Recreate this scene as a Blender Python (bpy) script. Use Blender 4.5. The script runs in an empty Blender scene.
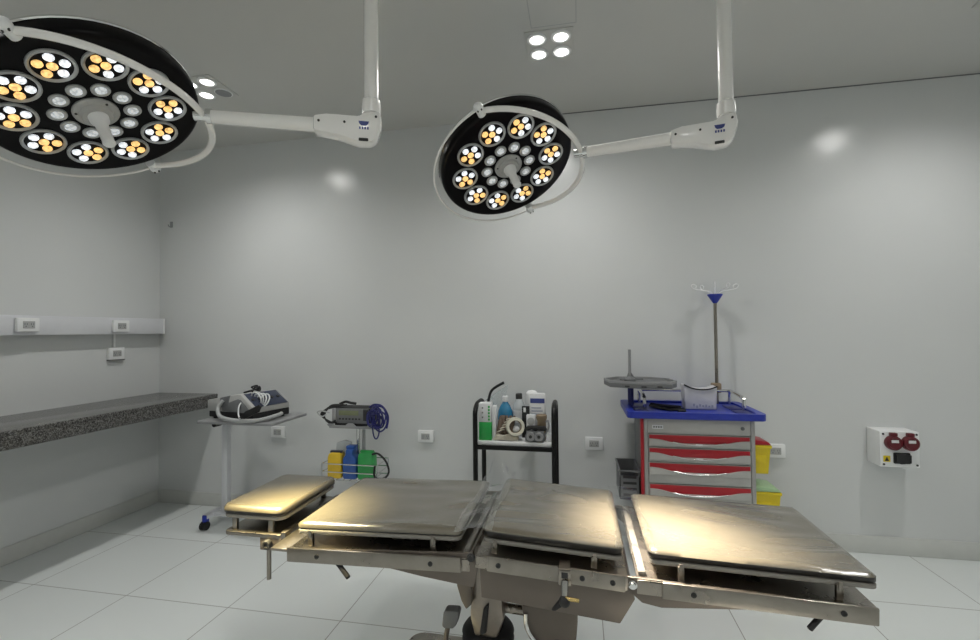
import bpy, bmesh, math, random
from mathutils import Vector, Matrix
random.seed(7)
PI = math.pi
R = math.radians
scn = bpy.context.scene
COL = scn.collection

# ------------------------------------------------------------------ materials
def mat(name, color, rough=.5, metal=0., spec=.5, noise=.06, nscale=18., bump=0., bscale=60., coat=0., trans=0.,
        emit=None, estr=0., alpha=1., rough_var=0.):
    m = bpy.data.materials.new(name); m.use_nodes = True
    nt = m.node_tree; N = nt.nodes; L = nt.links
    b = N['Principled BSDF']
    tc = N.new('ShaderNodeTexCoord')
    nz = N.new('ShaderNodeTexNoise'); nz.inputs['Scale'].default_value = nscale; nz.inputs['Detail'].default_value = 4
    L.new(tc.outputs['Object'], nz.inputs['Vector'])
    rp = N.new('ShaderNodeValToRGB')
    c = color
    rp.color_ramp.elements[0].position = .3; rp.color_ramp.elements[1].position = .7
    rp.color_ramp.elements[0].color = tuple(x * (1 - noise) for x in c) + (1,)
    rp.color_ramp.elements[1].color = tuple(min(1, x * (1 + noise)) for x in c) + (1,)
    L.new(nz.outputs['Fac'], rp.inputs['Fac']); L.new(rp.outputs['Color'], b.inputs['Base Color'])
    b.inputs['Roughness'].default_value = rough; b.inputs['Metallic'].default_value = metal
    b.inputs['Specular IOR Level'].default_value = spec
    b.inputs['Coat Weight'].default_value = coat; b.inputs['Coat Roughness'].default_value = .12
    b.inputs['Transmission Weight'].default_value = trans; b.inputs['Alpha'].default_value = alpha
    if rough_var:
        mr = N.new('ShaderNodeMapRange'); mr.inputs['To Min'].default_value = max(.02, rough - rough_var); mr.inputs['To Max'].default_value = rough + rough_var
        L.new(nz.outputs['Fac'], mr.inputs['Value']); L.new(mr.outputs['Result'], b.inputs['Roughness'])
    if bump:
        n2 = N.new('ShaderNodeTexNoise'); n2.inputs['Scale'].default_value = bscale; n2.inputs['Detail'].default_value = 6
        L.new(tc.outputs['Object'], n2.inputs['Vector'])
        bp = N.new('ShaderNodeBump'); bp.inputs['Strength'].default_value = bump; bp.inputs['Distance'].default_value = .01
        L.new(n2.outputs['Fac'], bp.inputs['Height']); L.new(bp.outputs['Normal'], b.inputs['Normal'])
    if emit:
        b.inputs['Emission Color'].default_value = tuple(emit) + (1,); b.inputs['Emission Strength'].default_value = estr
    return m

def srgb(r, g, b):
    f = lambda c: (c / 255 / 12.92) if c / 255 <= .04045 else ((c / 255 + .055) / 1.055) ** 2.4
    return (f(r), f(g), f(b))

M = {}
M['wall'] = mat('wall_paint', (.66, .675, .672), .2, spec=.5, noise=.012, nscale=2.2, bump=.02, bscale=90)
M['ceiling'] = mat('ceiling_paint', (.60, .60, .575), .55, spec=.3, noise=.012, nscale=2)
M['base'] = mat('baseboard_tile', (.60, .61, .585), .3, noise=.02)
M['white'] = mat('white_plastic', (.84, .85, .85), .3, noise=.02)
M['offwhite'] = mat('lamp_white_enamel', (.90, .885, .86), .2, noise=.01, coat=.5)
M['trunk'] = mat('trunking_white', (.70, .71, .74), .35, noise=.02)
M['greyplastic'] = mat('grey_plastic', (.28, .285, .29), .45, noise=.05)
M['midgrey'] = mat('mid_grey_plastic', (.16, .165, .17), .5, noise=.06)
M['slot'] = mat('dark_slot', (.03, .03, .03), .6)
M['black'] = mat('black_enamel', (.005, .005, .005), .4, spec=.3, noise=.1)
M['rubber'] = mat('black_rubber', (.012, .012, .013), .6, noise=.1)
M['lampface'] = mat('lamp_black_face', (.003, .0025, .003), .3, spec=.12, noise=.1)
M['chrome'] = mat('chrome', (.75, .75, .74), .14, metal=1., noise=.03)
M['steel'] = mat('stainless_steel', (.34, .31, .27), .28, metal=1., noise=.09, nscale=9, bump=.03, bscale=140, rough_var=.08)
M['steelrail'] = mat('brushed_rail_steel', (.30, .275, .24), .3, metal=1., noise=.12, nscale=16, bump=.04, bscale=180, rough_var=.08)
M['steeldull'] = mat('painted_steel_housing', (.15, .128, .108), .36, metal=.5, noise=.06, nscale=7, bump=.02)
M['castmetal'] = mat('cast_metal', (.26, .23, .20), .3, metal=.9, noise=.12)
M['brass'] = mat('brass', (.65, .48, .2), .25, metal=1., noise=.08)
M['tray'] = mat('pale_tray_edge', (.21, .20, .175), .25, noise=.05, coat=.3)
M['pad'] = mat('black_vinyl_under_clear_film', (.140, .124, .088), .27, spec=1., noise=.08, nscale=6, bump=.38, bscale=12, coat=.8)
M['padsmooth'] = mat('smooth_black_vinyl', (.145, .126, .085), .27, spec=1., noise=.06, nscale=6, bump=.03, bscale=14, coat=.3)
M['padshade'] = mat('black_vinyl_side_shade', (.012, .010, .008), .3, spec=.5, noise=.1)  # pad sides: darker copy of the vinyl, side shade put into the colour
M['blue'] = mat('blue_plastic', (.016, .035, .36), .35, noise=.06)
M['navy'] = mat('navy_cable', (.015, .018, .14), .4, noise=.1)
M['lampgrey'] = mat('lamp_grey_plastic', (.42, .42, .41), .35, noise=.03)
M['red'] = mat('red_plastic', (.42, .01, .02), .35, noise=.06)
M['darkred'] = mat('dark_red_plastic', (.115, .006, .013), .35, noise=.08)
M['yellow'] = mat('yellow_plastic', (.78, .60, .015), .4, noise=.05)
M['amber'] = mat('amber_pouch', (.72, .48, .03), .35, noise=.08)
M['lime'] = mat('pale_green_lid', (.42, .62, .36), .4, noise=.05)
M['green'] = mat('green_print', (.02, .36, .07), .4, noise=.06)
M['greenpouch'] = mat('green_pouch', (.04, .34, .09), .3, noise=.12, bump=.2, bscale=40)
M['bluepouch'] = mat('blue_pouch', (.03, .10, .36), .3, noise=.12, bump=.2, bscale=40)
M['liquid'] = mat('blue_liquid_bottle', (.02, .19, .36), .15, noise=.08, coat=.4)
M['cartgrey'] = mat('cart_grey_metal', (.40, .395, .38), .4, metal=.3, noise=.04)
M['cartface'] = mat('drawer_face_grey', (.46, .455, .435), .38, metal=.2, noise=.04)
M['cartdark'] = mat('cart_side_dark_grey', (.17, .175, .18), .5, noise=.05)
M['cardboard'] = mat('white_carton', (.72, .73, .74), .55, noise=.04)
M['cream'] = mat('cream_tape', (.68, .66, .55), .5, noise=.05)
M['kraft'] = mat('brown_card', (.25, .19, .12), .6, noise=.12)
M['brown'] = mat('brown_bandage', (.12, .085, .06), .7, noise=.3, nscale=60, bump=.3, bscale=70)
M['cloth'] = mat('cream_bandage', (.55, .51, .42), .8, noise=.12, nscale=60, bump=.2)
M['navyink'] = mat('navy_print', (.05, .07, .25), .5)
M['lightink'] = mat('grey_print', (.32, .34, .42), .5)
M['screen'] = mat('dull_green_screen', (.20, .22, .13), .25, noise=.1)
M['darkblue'] = mat('dark_blue_panel', (.03, .04, .075), .3, noise=.1)
M['pouchwhite'] = mat('crumpled_white_foil', (.62, .62, .64), .35, noise=.05, bump=.5, bscale=18)
M['socketgrey'] = mat('socket_grey', (.42, .43, .43), .4, noise=.03)

def facet(m, lo, hi, sc):
    nt = m.node_tree; b = nt.nodes['Principled BSDF']; tc = nt.nodes.new('ShaderNodeTexCoord')
    v = nt.nodes.new('ShaderNodeTexVoronoi'); v.inputs['Scale'].default_value = sc
    nt.links.new(tc.outputs['Object'], v.inputs['Vector'])
    r = nt.nodes.new('ShaderNodeMapRange'); r.inputs['From Min'].default_value = .1; r.inputs['From Max'].default_value = .75
    r.inputs['To Min'].default_value = hi; r.inputs['To Max'].default_value = lo
    nt.links.new(v.outputs['Distance'], r.inputs['Value']); nt.links.new(r.outputs['Result'], b.inputs['Emission Strength'])

def granite():
    m = bpy.data.materials.new('speckled_granite'); m.use_nodes = True
    nt = m.node_tree; N = nt.nodes; L = nt.links; b = N['Principled BSDF']
    tc = N.new('ShaderNodeTexCoord')
    v = N.new('ShaderNodeTexVoronoi'); v.inputs['Scale'].default_value = 190
    L.new(tc.outputs['Object'], v.inputs['Vector'])
    n = N.new('ShaderNodeTexNoise'); n.inputs['Scale'].default_value = 110; n.inputs['Detail'].default_value = 5
    L.new(tc.outputs['Object'], n.inputs['Vector'])
    mx = N.new('ShaderNodeMix'); mx.data_type = 'FLOAT'; mx.inputs[0].default_value = .5
    sep = N.new('ShaderNodeSeparateColor'); L.new(v.outputs['Color'], sep.inputs[0])
    L.new(sep.outputs[0], mx.inputs[2]); L.new(n.outputs['Fac'], mx.inputs[3])
    rp = N.new('ShaderNodeValToRGB'); cr = rp.color_ramp
    cr.elements[0].position = .28; cr.elements[0].color = (.022, .021, .020, 1)
    cr.elements[1].position = .80; cr.elements[1].color = (.24, .24, .23, 1)
    e = cr.elements.new(.5); e.color = (.085, .08, .075, 1)
    L.new(mx.outputs[0], rp.inputs['Fac']); L.new(rp.outputs['Color'], b.inputs['Base Color'])
    b.inputs['Roughness'].default_value = .18; b.inputs['Specular IOR Level'].default_value = .6
    return m
M['granite'] = granite()

TILE = .6224; TX, TY = -2.395, 2.08
def floor_mat():
    m = bpy.data.materials.new('glazed_floor_tiles'); m.use_nodes = True
    nt = m.node_tree; N = nt.nodes; L = nt.links; b = N['Principled BSDF']
    tc = N.new('ShaderNodeTexCoord'); sx = N.new('ShaderNodeSeparateXYZ'); L.new(tc.outputs['Object'], sx.inputs[0])
    def mth(op, a, v=None):
        n = N.new('ShaderNodeMath'); n.operation = op
        if hasattr(a, 'links'): L.new(a, n.inputs[0])
        else: n.inputs[0].default_value = a
        if v is not None:
            if hasattr(v, 'links'): L.new(v, n.inputs[1])
            else: n.inputs[1].default_value = v
        return n.outputs[0]
    ds = []; ids = []
    for out, off in ((sx.outputs[0], TX), (sx.outputs[1], TY)):
        q = mth('DIVIDE', mth('SUBTRACT', out, off), TILE)
        ds.append(mth('ABSOLUTE', mth('SUBTRACT', q, mth('ROUND', q)))); ids.append(mth('FLOOR', q))
    d = mth('MINIMUM', ds[0], ds[1])
    g = mth('LESS_THAN', d, .0036)
    cmb = N.new('ShaderNodeCombineXYZ'); L.new(ids[0], cmb.inputs[0]); L.new(ids[1], cmb.inputs[1])
    wn = N.new('ShaderNodeTexWhiteNoise'); L.new(cmb.outputs[0], wn.inputs['Vector'])
    rp = N.new('ShaderNodeValToRGB'); rp.color_ramp.elements[0].color = (.71, .745, .735, 1); rp.color_ramp.elements[1].color = (.745, .78, .77, 1)
    L.new(wn.outputs['Value'], rp.inputs['Fac'])
    mx = N.new('ShaderNodeMix'); mx.data_type = 'RGBA'; L.new(g, mx.inputs[0]); L.new(rp.outputs['Color'], mx.inputs[6])
    mx.inputs[7].default_value = (.30, .30, .28, 1)
    L.new(mx.outputs[2], b.inputs['Base Color'])
    b.inputs['Roughness'].default_value = .28; b.inputs['Specular IOR Level'].default_value = .5
    return m
M['floor'] = floor_mat()

def clear_plastic():
    m = bpy.data.materials.new('clear_plastic_film'); m.use_nodes = True
    nt = m.node_tree; N = nt.nodes; L = nt.links
    out = N['Material Output']; N.remove(N['Principled BSDF'])
    t = N.new('ShaderNodeBsdfTransparent'); t.inputs[0].default_value = (.985, .99, .99, 1)
    g = N.new('ShaderNodeBsdfGlossy'); g.inputs['Roughness'].default_value = .12; g.inputs['Color'].default_value = (.9, .9, .9, 1)
    fr = N.new('ShaderNodeLayerWeight'); fr.inputs['Blend'].default_value = .5
    tc = N.new('ShaderNodeTexCoord'); nz = N.new('ShaderNodeTexNoise'); nz.inputs['Scale'].default_value = 22; nz.inputs['Detail'].default_value = 5
    L.new(tc.outputs['Object'], nz.inputs['Vector'])
    bp = N.new('ShaderNodeBump'); bp.inputs['Strength'].default_value = .35; bp.inputs['Distance'].default_value = .01
    L.new(nz.outputs['Fac'], bp.inputs['Height'])
    L.new(bp.outputs['Normal'], g.inputs['Normal']); L.new(bp.outputs['Normal'], fr.inputs['Normal'])
    ad = N.new('ShaderNodeMath'); ad.operation = 'MULTIPLY_ADD'; ad.inputs[1].default_value = .75; ad.inputs[2].default_value = .07
    pw = N.new('ShaderNodeMath'); pw.operation = 'POWER'; pw.inputs[1].default_value = 3.5; L.new(fr.outputs['Facing'], pw.inputs[0]); L.new(pw.outputs[0], ad.inputs[0])
    mx = N.new('ShaderNodeMixShader'); L.new(ad.outputs[0], mx.inputs[0]); L.new(t.outputs[0], mx.inputs[1]); L.new(g.outputs[0], mx.inputs[2])
    L.new(mx.outputs[0], out.inputs['Surface'])
    return m
M['film'] = clear_plastic()
M['filmblue'] = mat('pale_blue_clear_plastic', (.55, .66, .70), .2, alpha=.35, noise=.05)
M['clearbottle'] = mat('clear_bottle', (.62, .66, .68), .15, alpha=.75, noise=.03)
M['led'] = mat('ceiling_led', (.9, .9, .9), .4, emit=(1., .99, .93), estr=14.)
M['ledwhite'] = mat('lamp_led_white', (.9, .92, .95), .3, emit=(.90, .95, 1.), estr=1.25, noise=.02)
M['ledwarm'] = mat('lamp_led_warm', (.9, .6, .3), .3, emit=(1., .62, .20), estr=1.25, noise=.02)
M['leddim'] = mat('lamp_led_dim', (.7, .72, .74), .2, emit=(.9, .95, 1.), estr=.55, noise=.02)

def radial(m, k):
    nt = m.node_tree; b = nt.nodes['Principled BSDF']; L = nt.links
    tc = nt.nodes.new('ShaderNodeTexCoord'); mp = nt.nodes.new('ShaderNodeVectorMath'); mp.operation = 'SUBTRACT'; mp.inputs[1].default_value = (.5, .5, .5)
    L.new(tc.outputs['Generated'], mp.inputs[0])
    fl = nt.nodes.new('ShaderNodeVectorMath'); fl.operation = 'MULTIPLY'; fl.inputs[1].default_value = (2, 2, 0); L.new(mp.outputs[0], fl.inputs[0])
    ln = nt.nodes.new('ShaderNodeVectorMath'); ln.operation = 'LENGTH'; L.new(fl.outputs[0], ln.inputs[0])
    mr = nt.nodes.new('ShaderNodeMapRange'); mr.interpolation_type = 'SMOOTHERSTEP'
    mr.inputs['From Min'].default_value = .15; mr.inputs['From Max'].default_value = 1.05; mr.inputs['To Min'].default_value = 1; mr.inputs['To Max'].default_value = .02
    L.new(ln.outputs['Value'], mr.inputs['Value'])
    pw = nt.nodes.new('ShaderNodeMath'); pw.operation = 'POWER'; pw.inputs[1].default_value = 1.8; L.new(mr.outputs['Result'], pw.inputs[0])
    ml = nt.nodes.new('ShaderNodeMath'); ml.operation = 'MULTIPLY'; ml.inputs[1].default_value = k; L.new(pw.outputs[0], ml.inputs[0])
    L.new(ml.outputs[0], b.inputs['Emission Strength'])
radial(M['led'], 42)
facet(M['ledwhite'], .35, 1.5, 150); facet(M['ledwarm'], .4, 1.6, 150); facet(M['leddim'], .10, .62, 110)

# ------------------------------------------------------------------ mesh building
class MB:
    def __init__(s, xf=None): s.v = []; s.f = []; s.m = []; s.xf = xf
    def add(s, vs, fs, mi=0):
        o = len(s.v)
        for p in vs:
            p = Vector(p); s.v.append(s.xf @ p if s.xf else p)
        for f in fs: s.f.append([i + o for i in f]); s.m.append(mi)
        return s
    def bm(s, b, mi=0):
        b.verts.index_update()
        s.add([v.co.copy() for v in b.verts], [[v.index for v in f.verts] for f in b.faces], mi); b.free(); return s
    def box(s, a, b, bev=0., mi=0, seg=2):
        bm = bmesh.new(); bmesh.ops.create_cube(bm, size=1)
        a = Vector(a); b = Vector(b); c = (a + b) / 2; d = b - a
        for v in bm.verts: v.co = Vector((c[i] + v.co[i] * abs(d[i]) for i in range(3)))
        if bev > 0:
            bev = min(bev, min(abs(x) for x in d) * .49)
            bmesh.ops.bevel(bm, geom=list(bm.edges), offset=bev, segments=seg, affect='EDGES', profile=.5)
        return s.bm(bm, mi)
    def prism(s, pts, axis, a, b, bev=0., mi=0):
        # polygon pts in the plane across `axis`; axis 0: (y,z), 1: (x,z), 2: (x,y)
        def P(p, t):
            if axis == 0: return (t, p[0], p[1])
            if axis == 1: return (p[0], t, p[1])
            return (p[0], p[1], t)
        bm = bmesh.new(); n = len(pts)
        A = [bm.verts.new(P(p, a)) for p in pts]; B = [bm.verts.new(P(p, b)) for p in pts]
        bm.faces.new(A); bm.faces.new(B[::-1])
        for i in range(n): bm.faces.new((A[i], B[i], B[(i + 1) % n], A[(i + 1) % n]))
        bmesh.ops.recalc_face_normals(bm, faces=list(bm.faces))
        if bev > 0: bmesh.ops.bevel(bm, geom=list(bm.edges), offset=bev, segments=2, affect='EDGES', profile=.5)
        return s.bm(bm, mi)
    def cyl(s, p, q, r, r2=None, n=20, mi=0, cap=True):
        p = Vector(p); q = Vector(q); d = (q - p).normalized(); r2 = r if r2 is None else r2
        u = d.orthogonal().normalized(); w = d.cross(u)
        vs = []
        for c, rr in ((p, r), (q, r2)):
            for i in range(n):
                t = 2 * PI * i / n; vs.append(c + rr * (math.cos(t) * u + math.sin(t) * w))
        fs = [(i, (i + 1) % n, n + (i + 1) % n, n + i) for i in range(n)]
        if cap: fs += [tuple(range(n))[::-1], tuple(range(n, 2 * n))]
        return s.add(vs, fs, mi)
    def tube(s, pts, r, n=10, smooth=0, closed=False, mi=0, flat=1.):
        pts = [Vector(p) for p in pts]
        if smooth:
            out = []; m = len(pts); rng = range(m if closed else m - 1)
            for i in rng:
                p0 = pts[(i - 1) % m] if closed or i > 0 else pts[0]; p1 = pts[i]; p2 = pts[(i + 1) % m]
                p3 = pts[(i + 2) % m] if closed or i + 2 < m else pts[-1]
                for k in range(smooth):
                    t = k / smooth
                    out.append(.5 * ((2 * p1) + (p2 - p0) * t + (2 * p0 - 5 * p1 + 4 * p2 - p3) * t * t + (3 * p1 - p0 - 3 * p2 + p3) * t ** 3))
            if not closed: out.append(pts[-1])
            pts = out
        m = len(pts); u = None; vs = []
        for i, p in enumerate(pts):
            a = pts[i - 1] if (i > 0 or closed) else p; b = pts[(i + 1) % m] if (i + 1 < m or closed) else p
            d = (b - a)
            d = d.normalized() if d.length > 1e-9 else Vector((0, 0, 1))
            u = d.orthogonal().normalized() if u is None else (u - d * u.dot(d)).normalized()
            w = d.cross(u)
            for k in range(n):
                t = 2 * PI * k / n; vs.append(p + r * (math.cos(t) * u + flat * math.sin(t) * w))
        fs = []
        for i in range(m if closed else m - 1):
            for k in range(n):
                j = (i + 1) % m; fs.append((i * n + k, i * n + (k + 1) % n, j * n + (k + 1) % n, j * n + k))
        if not closed: fs += [tuple(range(n))[::-1], tuple(range((m - 1) * n, m * n))]
        return s.add(vs, fs, mi)
    def lathe(s, prof, c=(0, 0, 0), axis=(0, 0, 1), n=32, mi=0):
        # prof: list of (r, h) along axis
        c = Vector(c); d = Vector(axis).normalized(); u = d.orthogonal().normalized(); w = d.cross(u)
        vs = []
        for r, h in prof:
            for i in range(n):
                t = 2 * PI * i / n; vs.append(c + d * h + max(r, 1e-5) * (math.cos(t) * u + math.sin(t) * w))
        fs = []
        for j in range(len(prof) - 1):
            for i in range(n): fs.append((j * n + i, j * n + (i + 1) % n, (j + 1) * n + (i + 1) % n, (j + 1) * n + i))
        fs.append(tuple(range(n))[::-1]); fs.append(tuple(range((len(prof) - 1) * n, len(prof) * n)))
        return s.add(vs, fs, mi)
    def sphere(s, c, r, sc=(1, 1, 1), mi=0):
        bm = bmesh.new(); bmesh.ops.create_uvsphere(bm, u_segments=16, v_segments=10, radius=r)
        for v in bm.verts: v.co = Vector((c[i] + v.co[i] * sc[i] for i in range(3)))
        return s.bm(bm, mi)
    def build(s, name, ms, parent=None, off=None, angle=35):
        if not isinstance(ms, (list, tuple)): ms = [ms]
        o = off if off is not None else (Vector(parent['_o']) if parent is not None else Vector((0, 0, 0)))
        me = bpy.data.meshes.new(name)
        me.from_pydata([v - o for v in s.v], [], s.f)
        me.polygons.foreach_set('material_index', s.m)
        bm = bmesh.new(); bm.from_mesh(me)
        bmesh.ops.remove_doubles(bm, verts=list(bm.verts), dist=1e-6)
        bmesh.ops.recalc_face_normals(bm, faces=list(bm.faces)); bm.to_mesh(me); bm.free()
        for m in ms: me.materials.append(M[m] if isinstance(m, str) else m)
        me.shade_smooth(); me.set_sharp_from_angle(angle=R(angle)); me.update()
        ob = bpy.data.objects.new(name, me); COL.objects.link(ob)
        if parent is not None: ob.parent = parent
        else: ob.location = o
        ob['_o'] = tuple(o)
        return ob

def tag(o, label, cat, group=None, kind=None):
    o['label'] = label; o['category'] = cat
    if group: o['group'] = group
    if kind: o['kind'] = kind
    return o
def thing(name, loc, label, cat, group=None):
    o = bpy.data.objects.new(name, None); COL.objects.link(o); o.location = loc; o['_o'] = tuple(loc)
    o.empty_display_size = .1
    return tag(o, label, cat, group)
def struct(name, mb, m):
    o = mb.build(name, m); o['kind'] = 'structure'; return o

# ------------------------------------------------------------------ room shell
XL, XR, YB, YF, H = -3.45, 3.45, 3.269, -3.0, 2.93
struct('floor', MB().box((XL - .12, YF - .12, -.1), (XR + .12, YB + .12, 0)), 'floor')
struct('ceiling', MB().box((XL - .12, YF - .12, H), (XR + .12, YB + .12, H + .1)), 'ceiling')
struct('wall_back', MB().box((XL - .12, YB, 0), (XR + .12, YB + .12, H)), 'wall')
struct('wall_left', MB().box((XL - .12, YF, 0), (XL, YB, H)), 'wall')
struct('wall_right', MB().box((XR, YF, 0), (XR + .12, YB, H)), 'wall')
struct('wall_front', MB().box((XL - .12, YF - .12, 0), (XR + .12, YF, H)), 'wall')
struct('baseboard_back', MB().box((XL, YB - .012, 0), (XR, YB, .108), .004), 'base')
struct('baseboard_left', MB().box((XL, YF, 0), (XL + .012, YB - .012, .108), .004), 'base')
struct('shadow_gap_strip_1', MB().box((-.6, YB - .004, H - .006), (XR, YB, H)), 'midgrey')  # dark strip painted in for the shadow gap under the ceiling

# ceiling lights: recessed panels with four lit spots, on a regular grid
def ceiling_light(x, y, label, unlit=False):
    t = thing('ceiling_light', (x, y, H), label, 'ceiling light', 'recessed four-spot ceiling lights')
    a = .125
    f = MB().box((x - a, y - a, H - .006), (x + a, y + a, H - .0005), .002)
    f.build('panel', 'ceiling', t)
    for i in (-1, 1):
        for j in (-1, 1):
            c = (x + i * .062, y + j * .066, H - .006)
            MB().lathe([(.052, 0), (.052, .006), (.047, .007), (.0465, .002)], c, (0, 0, -1), 24).build('spot_ring', 'white', t)
            dark = unlit and i > 0 and j > 0
            MB().lathe([(.001, .0075), (.046, .0075), (.046, .004), (.001, .004)], c, (0, 0, -1), 24).build('unlit_spot' if dark else 'lit_spot', 'greyplastic' if dark else 'led', t)
    li = bpy.data.lights.new('ceiling_beam', 'SPOT'); li.energy = PANEL_W; li.spot_size = R(158); li.spot_blend = 1.; li.shadow_soft_size = .07; li.color = (1., .99, .965)
    o = bpy.data.objects.new('ceiling_beam', li); COL.objects.link(o); o.location = (x, y, H - .03)
    return t
PANEL_W = 57
def light_label(x, y):
    if y == 2.45:
        if x < -1: return 'recessed ceiling light with one unlit spot, seen past the nearest surgical lamp'
        if x < 1: return 'recessed ceiling light with four glowing white spots between the two lamp poles'
        return 'recessed four-spot ceiling light above the red-capped power box, mirrored in the back wall'
    side = 'the granite counter side' if x < -1 else ('the middle' if x < 1 else 'the power box side')
    row = 'first row behind the camera' if y > 0 else 'second row behind the camera'
    return 'recessed ceiling light on %s, %s' % (side, row)
for y in (2.45, .25, -1.95):
    for x in (-2.25, -.13, 2.0): ceiling_light(x, y, light_label(x, y), y == 2.45 and x < -1)
# ceiling hatch in front of the middle light
t = MB()
hx0, hx1, hy0, hy1 = -.215, .012, 1.72, 2.30
for a, b in (((hx0, hy0), (hx1, hy0 + .005)), ((hx0, hy1 - .005), (hx1, hy1)), ((hx0, hy0), (hx0 + .004, hy1)), ((hx1 - .004, hy0), (hx1, hy1))):
    t.box((a[0], a[1], H - .0025), (b[0], b[1], H - .0003))
hz = thing('ceiling_hatch', (-.1, 2.0, H), 'flush ceiling access hatch with a thin grey outline beside the middle ceiling light', 'hatch')
t.build('hatch_seam', 'socketgrey', hz)
MB().box((hx0 + .004, hy0 + .005, H - .002), (hx1 - .004, hy1 - .005, H - .0003)).build('hatch_panel', 'ceiling', hz)
# ------------------------------------------------------------------ granite counter on the left wall
t = thing('granite_counter', (XL + .28, 1.2, 0), 'long grey speckled granite counter with deep apron along the left wall', 'counter')
MB().box((XL + .0005, -1.6, .882), (-2.886, YB - .0005, .907), .004).build('worktop', 'granite', t)
MB().box((-2.906, -1.6, .808), (-2.8875, YB - .001, .8815), .002).build('apron', 'granite', t)
for y in (-1.4, .2, 1.8):
    MB().prism([(XL + .001, .881), (-2.95, .881), (-2.95, .85), (XL + .001, .62)], 1, y, y + .03, .003).build('bracket', 'greyplastic', t)

# trunking with outlets on the left wall
t = thing('wall_trunking', (XL, 1, 1.45), 'long white horizontal electrical trunking on the left wall above the counter', 'trunking')
MB().box((XL + .0005, -2.0, 1.398), (XL + .085, YB - .045, 1.521), .003).build('channel', 'trunk', t)
MB().box((XL + .002, YB - .045, 1.396), (XL + .087, YB - .030, 1.523), .002).build('end_cap', 'white', t)

def outlet(name, c, axis, label, group, dz=.085, w=.118, depth=.026):
    # axis 'y': on the back wall facing -Y; axis 'x': on the left wall facing +X
    t = thing(name, c, label, 'outlet', group)
    x, y, z = c
    if axis == 'y': B = lambda a, b, d0, d1, e, f, bev: MB().box((x + a, y - d1, z + e), (x + b, y - d0, z + f), bev)
    else: B = lambda a, b, d0, d1, e, f, bev: MB().box((x + d0, y + a, z + e), (x + d1, y + b, z + f), bev)
    h = dz / 2; k = w / 2
    B(-k, k, .0005, depth, -h, h, .004).build('cover_plate', 'white', t)
    g = B(-.032, .032, depth, depth + .003, -.022, .022, .0015).build('socket_insert', 'lampgrey', t)
    for sx in (-.017, .017):
        mb = MB()
        for dx in (-.006, .006):
            q = B(sx + dx - .0016, sx + dx + .0016, depth + .003, depth + .0042, -.002, .010, 0); mb.add(q.v, q.f)
        q = B(sx - .003, sx + .003, depth + .003, depth + .0042, -.013, -.007, 0); mb.add(q.v, q.f)
        q = B(sx - .0125, sx + .0125, depth + .002, depth + .0034, -.018, .0165, 0); mb.add(q.v, q.f, 1)
        mb.build('socket', ['midgrey', 'socketgrey'], t)
    return t
outlet('wall_outlet', (-1.113, YB, .625), 'y', 'white double outlet low on the back wall between the monitor stand and black trolley', 'wall outlets')
outlet('wall_outlet', (.095, YB, .617), 'y', 'white double outlet on the back wall between the black trolley and medical cart', 'wall outlets')
outlet('wall_outlet', (-2.327, YB, .618), 'y', 'white double outlet on the back wall just under the grey instrument table', 'wall outlets')
outlet('wall_outlet', (1.226, YB, .612), 'y', 'white double outlet beside the yellow sharps bins of the medical cart', 'wall outlets')
outlet('trunking_outlet', (XL + .0855, 2.258, 1.462), 'x', 'white outlet on the trunking farther from the room corner', 'trunking outlets')
outlet('trunking_outlet', (XL + .0855, 2.850, 1.458), 'x', 'white outlet on the trunking nearer the room corner, above the hanging outlet', 'trunking outlets')
t = outlet('wall_outlet', (XL, 2.887, 1.253), 'x', 'white outlet mounted below the trunking with a short conduit', 'wall outlets', dz=.09)
MB().box((XL + .0005, 2.871, 1.298), (XL + .012, 2.886, 1.397), .002).build('conduit', 'white', t)
MB().box((XL + .0005, 2.828, 1.200), (XL + .03, 2.946, 1.2078), .001).build('base_strip', 'midgrey', t)

# small hook high on the back wall
h = MB().box((-3.345, YB - .012, 2.285), (-3.325, YB, 2.335), .003); h.tube([(-3.335, YB - .012, 2.295), (-3.335, YB - .03, 2.29), (-3.335, YB - .035, 2.305)], .004, 8, 4)
tag(h.build('wall_hook', 'greyplastic', None, Vector((-3.335, YB, 2.3))), 'tiny grey hook high on the back wall near the left corner', 'hook')

# red socket power box
t = thing('power_box', (1.855, YB, .67), 'white wall power box with two dark red covers and a black inlet', 'power box')
bx0, bx1, bz0, bz1, by = 1.752, 1.958, .567, .778, YB - .13
MB().box((bx0, by, bz0), (bx1, YB - .0005, bz1), .005).build('housing', 'white', t)
for x in (bx0 + .018, bx1 - .016):
    for z in (bz0 + .016, bz1 - .016):
        MB().cyl((x, by + .002, z), (x, by - .003, z), .006, n=12).build('screw', 'slot', t)
for i, x in enumerate((1.815, 1.902)):
    z = .713
    mb = MB().lathe([(.042, 0), (.044, .012), (.041, .028), (.034, .033), (.032, .029), (.001, .029)], (x, by, z), (0, -1, 0), 28)
    mb.box((x - .018, by - .026, z + .040), (x + .018, by - .002, z + .060), .004)
    c = mb.build('socket_cover', 'darkred', t)
    MB().box((x - .018, by - .0325, z + .004), (x + .018, by - .0288, z + .020)).build('cover_label', 'cardboard', c)
MB().box((1.818, by - .012, .590), (1.905, by + .001, .655), .008).build('inlet', 'rubber', t)
MB().prism([(1.823, .598), (1.853, .590), (1.903, .598), (1.903, .645), (1.858, .652), (1.828, .650)], 1, by - .022, by - .012, .003).build('inlet_lid', 'rubber', t)
w = MB().box((1.768, by - .0015, .598), (1.804, by + .001, .634)).build('warning_label', 'yellow', t)
MB().prism([(1.774, .603), (1.798, .603), (1.786, .628)], 1, by - .0025, by - .0012).build('warning_symbol', 'slot', w)

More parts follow.
